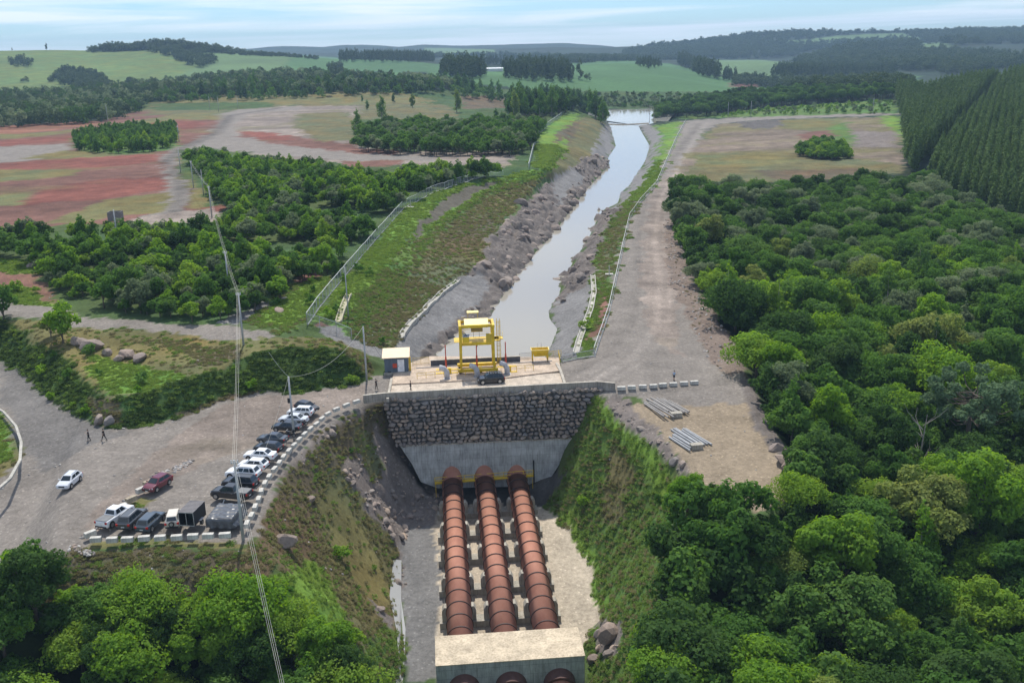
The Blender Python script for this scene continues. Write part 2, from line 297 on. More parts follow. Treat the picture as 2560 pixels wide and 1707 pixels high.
ZONES = [  # (cover, roughness of the ground in metres, outline)
 ('farw', 0, [(-3000,-400),(6000,-400),(6000,330),(-3000,330)]),
 ('pasture', 0, [(-900,110),(-200,120),(0,121),(120,117),(230,121),(430,112),(640,128),(600,150),(520,200),(420,212),(300,222),(140,236),(0,240),(-900,255)]),
 ('cropl', 0, [(380,122),(560,122),(640,130),(735,137),(700,180),(520,196),(440,190),(535,150),(440,128)]), ('crop', 0, [(735,137),(870,147),(1000,152),(1090,160),(1090,180),(900,180),(700,182)]),
 ('cropl', 0, [(1060,120),(1240,125),(1220,145),(1060,142)]), ('crop', 0, [(1090,160),(1250,170),(1400,160),(1550,150),(1680,160),(1810,195),(1925,224),(1880,236),(1700,240),(1400,236),(1250,215),(1050,205)]),
 ('crop', 0, [(900,185),(1000,178),(1040,200),(1000,215),(900,206)]), ('cropl', 0, [(1788,150),(1900,150),(2005,160),(2000,185),(1920,205),(1795,185)]),
 ('cropl', 0, [(1900,105),(2020,100),(2090,90),(2180,85),(2260,84),(2330,100),(2200,103),(2030,112)]), ('cropl', 0, [(2355,140),(2475,136),(2470,160),(2360,165)]), ('cropl', 0, [(2300,108),(2365,106),(2370,118),(2300,120)]), ('crop', 0, [(2050,200),(2290,188),(2300,205),(2050,215)]),
 ('redb', 0, [(1820,208),(1900,211),(1890,220),(1825,218)]),
 ('bush', .2, [(1400,228),(1900,230),(1900,262),(1640,276),(1400,268)]),
 ('bush', .3, [(330,230),(1450,222),(1520,300),(1500,460),(1250,470),(1000,520),(300,330)]),
 ('mid', .2, [(1620,300),(1900,292),(2245,286),(2248,246),(1900,270),(1640,296)]),
 # left plateau
 ('redb', .12, [(-300,318),(0,314),(250,302),(345,276),(560,268),(560,330),(450,380),(480,470),(480,560),(300,560),(0,572),(-300,575)]),
 ('orange', .1, [(-300,318),(0,316),(240,303),(250,312),(100,330),(0,338),(-300,345)]), ('dry', .1, [(-200,342),(60,335),(200,322),(170,334),(0,350),(-200,356)]),
 ('red', .1, [(-100,360),(150,340),(350,310),(460,300),(520,305),(470,325),(300,330),(170,352),(0,366)]), ('dry', .1, [(260,318),(420,288),(555,272),(560,300),(430,300),(300,322)]),
 ('gravel', .05, [(-300,380),(0,366),(180,360),(178,375),(120,398),(0,408),(-300,420)]),
 ('dry', .1, [(60,395),(160,378),(330,376),(400,385),(380,392),(150,400)]), ('redb', .1, [(0,420),(150,398),(400,384),(400,430),(200,470),(0,480)]),
 ('red', .1, [(-50,415),(180,396),(400,386),(395,405),(250,420),(100,430),(0,432)]), ('dry', .1, [(-100,428),(60,424),(200,424),(180,440),(70,452),(-100,456)]), ('red', .1, [(120,470),(260,448),(400,442),(415,470),(250,500),(130,505),(30,520)]),
 ('dry', .1, [(270,500),(420,480),(430,455),(445,500),(420,532),(300,540),(200,560),(120,555)]), ('dry', .1, [(-100,495),(80,480),(60,512),(-100,520)]),
 ('mid', .2, [(180,345),(440,318),(445,372),(330,385),(200,380)]),
 ('olive', .2, [(380,260),(560,262),(700,262),(900,258),(1010,250),(1130,268),(1150,300),(900,300),(560,280),(360,290)]), ('dry', .15, [(372,258),(520,240),(700,230),(900,228),(1010,236),(1100,255),(900,262),(600,262)]),
 ('bush', .2, [(390,258),(680,256),(690,268),(540,276),(380,276)]), ('brown', .2, [(1150,240),(1270,240),(1290,270),(1160,274)]),
 ('gravelr', .1, [(560,300),(600,278),(700,266),(900,265),(890,300),(880,360),(1000,380),(1250,378),(1290,390),(1250,425),(1000,415),(700,400),(560,372),(480,360)]),
 ('redb', .1, [(600,330),(720,340),(900,362),(880,395),(760,385),(600,362)]), ('red', .1, [(590,326),(700,335),(740,352),(650,352)]), ('olive', .1, [(740,285),(880,280),(885,350),(800,355),(740,320)]), ('redb', .1, [(850,370),(1000,375),(1000,412),(860,425)]),
 ('gravel', .04, [(412,425),(395,400),(430,370),(500,352),(545,320),(548,285),(600,274),(760,266),(760,275),(620,284),(590,310),(595,340),(700,362),(900,384),(1100,392),(1100,402),(880,402),(640,385),(520,372),(455,378),(435,400),(440,428),(465,460),(475,500),(440,545),(360,558),(345,545),(405,530),(425,495)]),
 ('dry', .15, [(440,390),(520,430),(540,480),(500,530),(470,520),(475,480),(450,440)]), ('gravelr', .08, [(400,535),(560,520),(600,540),(520,560),(330,575),(330,550)]), ('red', .05, [(490,522),(560,508),(600,520),(540,533)]),
 # left wood floor and lower left terrain
 ('wood', .25, [(-400,570),(0,575),(180,560),(330,560),(540,560),(560,520),(440,430),(450,375),(640,390),(880,425),(960,445),(1130,425),(1260,432),(1255,440),(1160,456),(1080,480),(1005,520),(925,612),(860,690),(800,740),(600,810),(180,780),(-400,700)]),
 ('bright', .2, [(-200,640),(60,650),(120,740),(180,785),(40,755),(-200,735)]), ('redb', .15, [(-100,675),(90,688),(110,740),(60,720),(-100,705)]), ('redb', .1, [(90,700),(130,705),(150,760),(110,750)]),
 ('mid', .2, [(600,800),(760,690),(830,690),(772,805),(700,838),(640,812)]), ('bright', .2, [(640,790),(760,712),(825,690),(775,795),(700,830)]), ('redb', .1, [(730,690),(790,672),(790,700),(730,712)]), ('redb', .08, [(800,790),(850,788),(848,812),(795,815)]),
 ('shot', .05, [(535,805),(600,780),(660,758),(720,742),(716,752),(640,780),(585,812)]),
 ('gravel', .05, [(-200,725),(40,752),(180,785),(330,802),(540,812),(640,825),(690,836),(660,850),(560,848),(330,825),(170,812),(40,795),(-200,762)]),
 ('dry', .2, [(0,800),(170,812),(330,826),(560,850),(700,842),(860,850),(890,872),(860,868),(720,868),(640,880),(560,912),(470,950),(360,985),(290,996),(170,905),(60,838)]),
 ('bright', .15, [(200,880),(420,930),(480,945),(360,985),(300,985),(250,950)]), ('dry', .15, [(640,840),(860,850),(890,872),(660,866)]), ('brown', .15, [(500,880),(580,868),(600,885),(520,915),(470,925)]), ('olive', .15, [(330,848),(600,870),(480,890)]),
 ('deep', .25, [(-200,765),(0,800),(80,840),(170,905),(240,965),(290,998),(360,987),(470,952),(560,914),(640,882),(720,869),(850,868),(890,886),(915,930),(908,955),(860,962),(750,978),(640,990),(560,1006),(450,1046),(330,1070),(270,1072),(200,1046),(130,1001),(60,942),(0,900),(-200,800)]),
 ('brown', .12, [(225,985),(300,1000),(312,1055),(262,1066),(228,1040)]), ('olive', .15, [(850,870),(900,880),(950,925),(935,948),(905,925)]), ('brown', .15, [(420,1040),(560,990),(640,980),(640,990),(560,1010),(450,1048)]),
 # cut slope left of the canal
 ('bright', .22, [(775,812),(860,695),(930,615),(1010,520),(1085,484),(1160,458),(1260,442),(1330,425),(1345,340),(1410,288),(1450,282),(1415,345),(1385,425),(1330,437),(1180,464),(1121,488),(1083,517),(1048,555),(1010,610),(975,655),(928,700),(890,742),(858,785),(900,842),(880,850),(820,800)]),
 ('scarp', .4, [(1020,590),(1050,556),(1085,518),(1123,489),(1182,465),(1290,446),(1285,452),(1180,498),(1136,526),(1092,555),(1069,572),(1039,600)]),
 ('mid', .3, [(860,790),(892,742),(930,700),(977,655),(1012,612),(1040,598),(1070,570),(1095,580),(1060,660),(990,760),(920,850),(890,850)]),
 ('olive', .3, [(900,850),(930,800),(1000,710),(1060,640),(1095,582),(1180,520),(1285,465),(1354,445),(1340,470),(1280,530),(1215,615),(1205,660),(1142,699),(1060,772),(993,840),(975,872),(940,870)]),
 ('mid', .25, [(1072,566),(1136,526),(1180,498),(1285,452),(1354,440),(1340,452),(1240,482),(1150,535),(1085,580)]), ('brown', .3, [(1130,560),(1240,540),(1215,610),(1130,640),(1100,610)]),
 ('olive', .3, [(1330,440),(1385,425),(1415,345),(1450,292),(1505,300),(1508,332),(1480,388),(1440,420),(1370,450)]), ('bright', .2, [(1037,594),(1069,565),(1092,548),(1136,519),(1180,491),(1285,446),(1354,436),(1350,444),(1290,455),(1185,500),(1140,529),(1096,558),(1072,575),(1042,602)]), ('brown', .3, [(1390,330),(1450,300),(1440,340),(1385,400)]),
 ('bright', .2, [(1345,400),(1390,360),(1420,340),(1395,420),(1350,430)]),
 ('rockd', .55, [(1142,697),(1205,658),(1218,610),(1250,573),(1300,528),(1370,458),(1440,418),(1480,388),(1523,413),(1486,455),(1450,500),(1402,566),(1336,640),(1263,740),(1230,790),(1190,760)]),
 ('shot', .12, [(960,905),(985,870),(993,838),(1060,770),(1142,697),(1160,690),(1200,690),(1215,720),(1190,760),(1230,790),(1128,855),(1073,895),(1058,910)]), ('shot', .1, [(1370,450),(1440,420),(1460,440),(1400,520),(1385,500)]),
 ('rockd', .4, [(1040,905),(1060,868),(1110,830),(1190,760),(1240,790),(1130,860),(1075,900)]), ('shot', .1, [(1478,388),(1506,332),(1512,300),(1530,318),(1545,366),(1524,400)]),
 ('shot', .06, [(800,818),(850,810),(890,850),(930,862),(975,872),(975,912),(930,890),(880,868),(800,835)]),
 # right of the canal
 ('rockd', .45, [(1380,780),(1398,735),(1409,699),(1435,651),(1472,597),(1488,560),(1508,526),(1540,512),(1556,519),(1519,562),(1504,614),(1486,662),(1470,716),(1430,745),(1400,770)]),
 ('shot', .08, [(1360,900),(1395,823),(1370,794),(1375,770),(1430,740),(1470,714),(1481,688),(1484,732),(1457,823),(1437,892)]), ('shot', .1, [(1508,526),(1545,508),(1554,480),(1574,464),(1614,402),(1625,366),(1603,329),(1590,312),(1632,312),(1654,347),(1621,436),(1596,480),(1556,520)]),
 ('mid', .2, [(1437,889),(1457,823),(1484,732),(1481,688),(1486,662),(1504,614),(1519,562),(1556,520),(1596,482),(1621,438),(1654,349),(1634,312),(1710,303),(1690,345),(1662,410),(1640,462),(1600,505),(1572,545),(1557,610),(1520,780),(1482,890)]),
 ('bright', .15, [(1560,520),(1640,420),(1665,345),(1640,312),(1705,303),(1688,345),(1660,410),(1635,462),(1595,505)]), ('bright', .12, [(1440,890),(1462,820),(1490,730),(1500,740),(1470,850),(1480,888)]), ('redb', .08, [(1490,800),(1515,720),(1524,760),(1492,850),(1478,860)]), ('olive', .15, [(1490,690),(1530,570),(1570,530),(1550,610),(1525,700)]),
 # right road, clearing, yard
 ('gravel', .04, [(1400,1000),(1400,905),(1482,890),(1520,780),(1557,610),(1572,545),(1600,505),(1640,462),(1662,410),(1690,345),(1712,303),(1900,292),(2240,283),(2240,288),(1900,300),(1790,312),(1760,330),(1720,390),(1690,460),(1680,520),(1702,610),(1735,700),(1795,795),(1850,885),(1870,955),(1700,970),(1540,985)]),
 ('gravelr', .05, [(1700,900),(1690,740),(1665,640),(1655,560),(1680,470),(1710,410),(1640,460),(1610,560),(1600,700),(1620,830)]), ('debris', .35, [(1660,560),(1685,500),(1702,610),(1735,700),(1795,795),(1850,885),(1920,1050),(1990,1180),(1960,1170),(1900,1080),(1820,960),(1780,900),(1720,800),(1690,740),(1665,650)]),

 ('clearing', .25, [(1790,314),(1900,302),(2240,292),(2270,420),(2240,440),(1700,450),(1690,420),(1740,360)]), ('olive', .2, [(1745,385),(1950,380),(2240,410),(2240,440),(1900,456),(1700,452)]), ('dry', .15, [(1960,300),(2110,294),(2130,400),(2060,380),(2040,330),(1950,320)]), ('dry', .25, [(1740,388),(1830,392),(1900,378),(2010,402),(1890,420),(1810,412),(1740,424)]),
 ('mid', .2, [(2050,330),(2110,305),(2140,340),(2110,400),(2060,370)]), ('redb', .15, [(1990,335),(2070,325),(2090,340),(2010,352)]), ('dark', .4, [(1845,306),(1950,300),(1965,315),(1900,325),(1850,318)]), ('bright', .2, [(2205,290),(2245,292),(2275,340),(2262,350),(2225,325)]), ('rock', .3, [(2140,330),(2240,330),(2250,370),(2130,368)]), ('brown', .2, [(1900,428),(2150,420),(2180,440),(1950,452)]),
 ('gravel', .1, [(1500,970),(1740,960),(1860,930),(1905,1040),(1860,1040),(1660,1010),(1540,990)]),
 ('sand', .05, [(1560,1004),(1660,1012),(1870,1010),(1920,1060),(1965,1150),(1985,1190),(1980,1240),(1900,1290),(1745,1240),(1722,1170),(1665,1100),(1605,1042)]), ('rockd', .4, [(1850,960),(1880,960),(1930,1060),(1995,1180),(1960,1165),(1900,1075)]),
 # roads, car park
 ('gravel', .04, [(-200,800),(0,897),(60,940),(130,1000),(200,1045),(270,1071),(330,1068),(450,1044),(560,1004),(640,988),(750,977),(860,962),(950,940),(985,935),(985,1000),(905,1012),(860,1038),(800,1075),(745,1125),(700,1188),(665,1255),(645,1325),(606,1368),(215,1372),(190,1360),(120,1396),(60,1436),(-60,1516),(-400,1500),(-400,900)]),
 ('gravelr', .03, [(560,1010),(750,980),(940,955),(900,1000),(800,1050),(690,1090),(560,1140),(420,1200),(300,1300),(200,1350),(250,1250),(400,1120)]), ('gravelD', .03, [(0,900),(60,945),(130,1005),(200,1048),(280,1075),(330,1080),(230,1110),(100,1180),(40,1120),(40,1040),(0,1000)]),
 ('dry', .05, [(225,1355),(600,1350),(615,1368),(220,1372)]), ('dry', .05, [(320,1255),(360,1235),(390,1245),(330,1268)]),
 ('dry', .1, [(-60,1010),(0,1030),(30,1060),(52,1105),(52,1150),(20,1190),(-60,1230)]), ('bright', .15, [(-60,1020),(0,1036),(25,1062),(40,1110),(20,1150),(-60,1180)]),
 # trench slopes
 ('rock', .5, [(840,1050),(1000,1100),(1070,1210),(1050,1262),(1015,1310),(1010,1420),(1000,1500),(940,1560),(860,1400),(800,1300),(820,1150)]),
 ('rock', .75, [(905,1012),(925,1006),(975,1010),(1000,1110),(1050,1218),(1030,1262),(1012,1300),(1000,1290),(960,1230),(900,1160),(870,1120),(840,1090),(870,1045)]),
 ('brown', .25, [(640,1330),(668,1258),(700,1193),(745,1128),(800,1078),(860,1038),(910,1016),(940,1060),(900,1130),(850,1180),(830,1280),(850,1380),(900,1450),(800,1500),(700,1420)]),
 ('rock', .12, [(800,1080),(860,1042),(905,1016),(900,1030),(850,1060),(790,1110),(730,1170),(700,1210),(690,1215),(742,1135)]),
 ('olive', .25, [(800,1180),(850,1180),(920,1260),(980,1340),(1000,1400),(985,1490),(1000,1560),(1008,1640),(1003,1720),(900,1720),(860,1620),(800,1520),(740,1440),(800,1400)]), ('dry', .25, [(790,1250),(850,1210),(930,1380),(975,1500),(940,1520),(850,1400)]),
 ('bright', .25, [(690,1440),(780,1400),(830,1470),(870,1560),(900,1700),(830,1640),(760,1520),(690,1480)]), ('rock', .8, [(940,1050),(990,1100),(1045,1215),(1010,1300),(960,1300),(880,1180),(900,1110)]), ('rock', .3, [(930,1490),(985,1540),(995,1580),(960,1580)]), ('mid', .25, [(960,1560),(1000,1590),(1008,1640),(1000,1720),(940,1720),(900,1640)]),
 ('brown', .3, [(100,1400),(190,1366),(215,1376),(606,1376),(650,1340),(680,1400),(700,1480),(660,1570),(400,1590),(200,1590),(100,1520),(60,1450)]), ('olive', .3, [(240,1400),(420,1390),(470,1430),(350,1470),(250,1450)]),
 ('brown', .4, [(905,1012),(940,1008),(975,1015),(985,1060),(960,1100),(930,1060)]), ('olive', .4, [(870,1050),(920,1080),(960,1160),(940,1200),(890,1120)]),
 ('mid', .3, [(1478,984),(1500,1002),(1540,1042),(1590,1087),(1640,1132),(1690,1187),(1690,1260),(1670,1400),(1640,1550),(1620,1720),(1480,1720),(1466,1606),(1494,1550),(1493,1490),(1476,1420),(1440,1350),(1400,1300),(1362,1262),(1400,1212),(1430,1110)]),
 ('olive', .3, [(1520,1110),(1560,1140),(1580,1200),(1550,1290),(1515,1320),(1500,1230)]), ('bright', .25, [(1478,984),(1505,1005),(1545,1050),(1600,1100),(1650,1160),(1690,1230),(1660,1260),(1600,1160),(1540,1080),(1490,1020)]), ('bright', .2, [(1400,1260),(1440,1290),(1490,1400),(1510,1500),(1500,1600),(1478,1600),(1498,1540),(1480,1430),(1440,1355)]),
 ('rock', .3, [(1490,1545),(1560,1560),(1545,1640),(1490,1640)]), ('rock', .3, [(1530,985),(1560,998),(1610,1045),(1668,1105),(1722,1178),(1700,1185),(1640,1125),(1590,1080),(1540,1036),(1500,998)]),
 ('strip', .06, [(1003,1312),(1095,1300),(1098,1420),(1100,1707),(1012,1707),(1018,1580),(1000,1500),(1002,1420)]), ('conc', .02, [(1095,1290),(1110,1200),(1360,1210),(1365,1262),(1402,1300),(1442,1350),(1477,1420),(1494,1490),(1493,1550),(1466,1606),(1440,1640),(1100,1640)]),
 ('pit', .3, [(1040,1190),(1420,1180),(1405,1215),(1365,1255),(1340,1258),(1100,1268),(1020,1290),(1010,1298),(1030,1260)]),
 ('rock', .5, [(985,1300),(1030,1225),(1060,1215),(1105,1262),(1095,1312),(1002,1320)]),
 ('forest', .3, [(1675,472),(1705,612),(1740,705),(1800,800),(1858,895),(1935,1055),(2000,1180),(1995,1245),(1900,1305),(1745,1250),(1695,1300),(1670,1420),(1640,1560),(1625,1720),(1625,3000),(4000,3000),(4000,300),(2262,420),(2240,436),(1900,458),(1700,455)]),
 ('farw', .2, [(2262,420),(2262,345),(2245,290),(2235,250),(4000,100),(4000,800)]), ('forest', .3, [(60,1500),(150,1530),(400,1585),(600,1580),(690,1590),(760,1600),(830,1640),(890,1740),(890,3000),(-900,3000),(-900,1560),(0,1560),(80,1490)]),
]
wx = vnoise(XX, YY, 6, 3)*.9+vnoise(XX, YY, 2.2, 5)*.6+vnoise(XX, YY, .9, 6)*.45; wy = vnoise(XX, YY, 6, 13)*.9+vnoise(XX, YY, 2.2, 15)*.6+vnoise(XX, YY, .9, 16)*.45
far_ = np.clip(YY/160, .6, 6); PX, PY = proj(np.stack([XX+wx*far_, YY+wy*far_*1.6, ZZ], -1))
ZN = np.full(XX.shape, 0, int); RG = np.zeros(XX.shape); names = list(COL)
ZN[:] = names.index('wood')
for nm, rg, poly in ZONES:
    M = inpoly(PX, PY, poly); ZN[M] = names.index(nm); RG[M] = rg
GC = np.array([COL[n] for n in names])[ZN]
RG = smooth(RG, 2); FX = np.clip(YY/170, 1, 8)
ROCKY = smooth(np.isin(ZN, [names.index(n) for n in ('rock', 'rockd', 'dark', 'shot')]).astype(float), 1)
bmp = fbm(XX, YY, 3.2, 4, 21); rdg = 1-2*np.abs(vnoise(XX+YY*.4, YY, 4.2, 31)); rdg2 = 1-2*np.abs(vnoise(XX, YY-XX*.3, 1.9, 35))
ZZ = ZZ+RG*(bmp*1.1)*np.sqrt(FX)+RG*ROCKY*(rdg*.9+rdg2*.8)*np.sqrt(FX)
cw1 = XX+vnoise(XX, YY, 5, 33)*1.6; cw2 = YY+vnoise(XX, YY, 5, 34)*1.6
def cell(a, b, s, t, sd): return vnoise(np.floor(a/s)*7.0+3.5, np.floor(b/t)*7.0+3.5, 1.0, sd)
cut = (ZN == names.index('rockd'))*(YY > 165); cut = smooth(cut.astype(float), 1); ZZ = ZZ+cut*(cell(cw1, cw2, 2.6, 4.2, 43)*1.25+cell(cw1+.9, cw2, 1.3, 2.1, 44)*.5)
ZZ += np.clip((YY-1200)/2500, 0, 1)*5*fbm(XX, YY, 160, 4, 41)*(1-np.isin(ZN, [names.index('crop'), names.index('cropl'), names.index('pasture')])*.85)
def hz(x, y):
    """height of the ground"""
    x = np.asarray(x, float); y = np.asarray(y, float)
    i = np.clip(np.searchsorted(GX, x)-1, 0, len(GX)-2); j = np.clip(np.searchsorted(GY, y)-1, 0, len(GY)-2)
    a = (x-GX[i])/(GX[i+1]-GX[i]); b = (y-GY[j])/(GY[j+1]-GY[j])
    return (ZZ[j, i]*(1-a)+ZZ[j, i+1]*a)*(1-b)+(ZZ[j+1, i]*(1-a)+ZZ[j+1, i+1]*a)*b
GD = np.concatenate([np.arange(60, 300, .5), 300*np.exp(np.arange(0, 3.2, .0025))])
def G(px, py, z=0.0):                 # first ground point seen at a pixel
    d = ray(px, py); P = CAM+d[None]*(GD/d[1])[:, None]; h = P[:, 2]-hz(P[:, 0], P[:, 1]); k = np.argmax(h < 0) if (h < 0).any() else int(np.argmin(h/GD))
    t = GD[k]
    if h[k] < 0 and k: t = GD[k-1]+(GD[k]-GD[k-1])*h[k-1]/(h[k-1]-h[k])
    p = CAM+d*(t/d[1]); return np.array([p[0], p[1], float(hz(p[0], p[1]))])
def zone_at(x, y):
    i = np.clip(np.searchsorted(GX, x), 0, len(GX)-1); j = np.clip(np.searchsorted(GY, y), 0, len(GY)-1); return ZN[j, i]
ny, nx = XX.shape; I = np.arange(ny*nx).reshape(ny, nx)
FC = np.stack([I[:-1, :-1], I[:-1, 1:], I[1:, 1:], I[1:, :-1]], -1).reshape(-1, 4)
# colour of the cover, with its own patches
GC2 = GC.copy()
veg = np.isin(ZN, [names.index(n) for n in ('bright', 'mid', 'deep', 'dry', 'olive', 'brown', 'bush', 'wood', 'forest', 'pasture', 'farw')]).astype(float)
pt = fbm(XX, YY, 9, 4, 51)+.6*fbm(XX, YY, 2.2, 3, 55); pt2 = fbm(XX, YY, 14, 3, 61)
GC2 = GC2*(1+.32*pt[..., None]*(0.35+.65*veg[..., None])); GC2[..., 0] *= 1+.30*pt2*veg; GC2[..., 2] *= 1-.2*pt2*veg
bare = np.isin(ZN, [names.index(n) for n in ('red', 'redb', 'orange', 'gravelr', 'clearing')]); st = fbm(XX*.25, YY*1.0, 16, 4, 71)
GC2[bare] *= (1+.45*st[bare])[:, None]; gr = np.clip(fbm(XX*.5, YY, 22, 4, 75)*1.8-.35, 0, 1)*bare
cl_ = (ZN == names.index('clearing'))*np.clip(fbm(XX*.7, YY, 26, 4, 78)*2.6+.1, 0, 1); gr = np.maximum(gr, cl_); GC2 = GC2*(1-gr[..., None]*.75)+np.array(COL['dry'])*gr[..., None]*.75
sp_ = fbm(XX, YY, 5.5, 3, 77, .7); GC2[bare] *= (1+.35*sp_[bare])[:, None]; fw_ = ZN == names.index('farw'); GC2[fw_] *= (1+.7*fbm(XX, YY, 34, 4, 79, .7))[fw_][:, None]
fields = np.isin(ZN, [names.index('pasture'), names.index('crop'), names.index('cropl')]); GC2[fields] *= (1+.28*fbm(XX, YY, 110, 4, 81))[fields][:, None]
def track(pts, offs, wd, k):          # worn wheel tracks along a road
    global GC2
    P = np.array([p[:2] for p in pts]); Q = []
    for a, b in zip(P[:-1], P[1:]):
        n = max(2, int(np.hypot(*(b-a))/.5)); Q += [a+(b-a)*t for t in np.linspace(0, 1, n, endpoint=False)]
    Q = np.array(Q); T = np.gradient(Q, axis=0); T /= np.linalg.norm(T, axis=1)[:, None]+1e-9; Nn = np.stack([-T[:, 1], T[:, 0]], 1)
    for o in offs:
        R_ = Q+Nn*o; i = np.clip(np.searchsorted(GX, R_[:, 0]), 1, len(GX)-2); j = np.clip(np.searchsorted(GY, R_[:, 1]), 1, len(GY)-2)
        A = np.zeros(XX.shape); A[j, i] = 1; A = np.clip(smooth(A, wd)*2.2, 0, 1); A *= .55+.45*vnoise(XX, YY, 3, 91); GC2 = GC2*(1+k*A[..., None])
rc = wl([(1440,960,0),(1560,900,0),(1625,820,0),(1635,700,0),(1625,600,0),(1640,500,0),(1690,420,0),(1730,350,0),(1760,310,0)])
track(rc, (-3.2, -1.7, -.4, 1.1, 2.6), 3, .30); track(rc, (-2.5, .4, 1.9, 3.4), 2, -.32); track(rc, (-4.6, 4.6), 4, -.2)
lr = wl([(-60,900,0),(60,1010,0),(200,1120,0),(420,1080,0),(700,1010,0),(960,975,0)]); track(lr, (-2.4, -.9, 1.0, 2.4, 4), 3, -.18); track(lr, (-1.6, .2, 1.7, 3.1), 3, .16)
lr2 = wl([(960,985,0),(700,1050,0),(420,1150,0),(200,1290,0),(60,1390,0)]); track(lr2, (-2.2, -.7, 1.0, 2.5), 3, -.16); track(lr2, (-1.5, 1.7), 3, .16)
pl_ = [G(*q) for q in ((420,545),(455,500),(440,450),(410,405),(450,372),(540,330),(570,290),(700,270))]; track(pl_, (-2, -.6, .9, 2.2), 1, -.3)
GC2 = np.clip(GC2, .004, .8)
me = np_mesh('ground', np.stack([XX, YY, ZZ], -1).reshape(-1, 3), FC, None, True)
ca = me.attributes.new('cover', 'FLOAT_COLOR', 'POINT'); ca.data.foreach_set('color', np.concatenate([GC2.reshape(-1, 3), veg.reshape(-1, 1)], 1).astype(np.float32).ravel())
m, nt, p, o = mat_new('ground_cover'); L = nt.links.new
at = N(nt, 'ShaderNodeAttribute', attribute_name='cover'); tc = N(nt, 'ShaderNodeTexCoord')
n1 = N(nt, 'ShaderNodeTexNoise'); setin(n1, Scale=1.6, Detail=8.0, Roughness=0.75); n2 = N(nt, 'ShaderNodeTexNoise'); setin(n2, Scale=.22, Detail=6.0, Roughness=0.6)
vo = N(nt, 'ShaderNodeTexVoronoi'); setin(vo, Scale=1.1, Randomness=1.0)
L(tc.outputs['Object'], n1.inputs[0]); L(tc.outputs['Object'], n2.inputs[0]); L(tc.outputs['Object'], vo.inputs[0])
def mth(op, a, b=None, c=None):
    n = N(nt, 'ShaderNodeMath', operation=op)
    for i, v in enumerate((a, b, c)):
        if v is None: continue
        if isinstance(v, (int, float)): n.inputs[i].default_value = v
        else: L(v, n.inputs[i])
    return n.outputs[0]
k = mth('ADD', mth('MULTIPLY', mth('SUBTRACT', n1.outputs[0], .5), 1.7), mth('ADD', mth('MULTIPLY', mth('SUBTRACT', n2.outputs[0], .5), .85), 1.0))
pb = mth('MULTIPLY', mth('LESS_THAN', vo.outputs['Distance'], .16), mth('SUBTRACT', 1.0, at.outputs['Alpha'])); k = mth('ADD', k, mth('MULTIPLY', pb, .45))
vm = N(nt, 'ShaderNodeVectorMath', operation='SCALE'); L(at.outputs['Color'], vm.inputs[0]); L(k, vm.inputs['Scale']); L(vm.outputs[0], p.inputs['Base Color'])
setin(p, Roughness=.95); p.inputs['Specular IOR Level'].default_value = .15
bp = N(nt, 'ShaderNodeBump'); setin(bp, Strength=.55, Distance=.35); L(n1.outputs[0], bp.inputs['Height']); L(bp.outputs[0], p.inputs['Normal'])
me.materials.append(m); ground = tag(link('ground', me), kind='structure')
# ---------------------------------------------------------------- water
def water(name, poly, z, col, rough, bump, sc_):
    o = MB().add([(p[0], p[1], z) for p in poly], [list(range(len(poly)))]).build(name, None); tag(o, kind='structure')
    m, nt, p, _ = mat_new(name+'_surface'); setin(p, Roughness=rough, IOR=1.33); p.inputs['Base Color'].default_value = (*col, 1)
    tc = N(nt, 'ShaderNodeTexCoord'); n = N(nt, 'ShaderNodeTexNoise'); setin(n, Scale=sc_, Detail=4.0, Roughness=.6); b = N(nt, 'ShaderNodeBump'); setin(b, Strength=bump, Distance=.08)
    nt.links.new(tc.outputs['Object'], n.inputs[0]); nt.links.new(n.outputs[0], b.inputs['Height']); nt.links.new(b.outputs[0], p.inputs['Normal']); o.data.materials.append(m); return o
cw = [LW(-9.4, 16.4), LW(13.0, 16.4)]+[W(x, y, WATER)+np.array([3.5, 0, 0]) for x, y in water_r[2:]]+[W(1640,312,WATER), W(1640,304,WATER), W(1500,304,WATER)]+[W(x, y, WATER)-np.array([4, 0, 0]) for x, y in water_l[:2:-1]]+[W(1100,889,WATER)-np.array([6, 0, 0])]
water('canal_water', cw, WATER, (.31,.285,.235), .06, .3, .8)
water('lake_water', [W(1470,303.9,WATER), W(1670,303.9,WATER), W(1700,266,WATER), W(1470,266,WATER)], WATER, (.36,.345,.31), .08, .2, .5)
dq = [G(x, y)+np.array([0, 0, .16]) for x, y in ((984,1400),(1004,1402),(1003,1500),(1014,1575),(1012,1640),(1006,1720),(990,1720),(996,1640),(992,1580),(974,1490))]; dw_ = water('ditch_water', dq, 0, (.34,.34,.33), .15, .1, 1)
for v_, q_ in zip(dw_.data.vertices, dq): v_.co.z = q_[2]
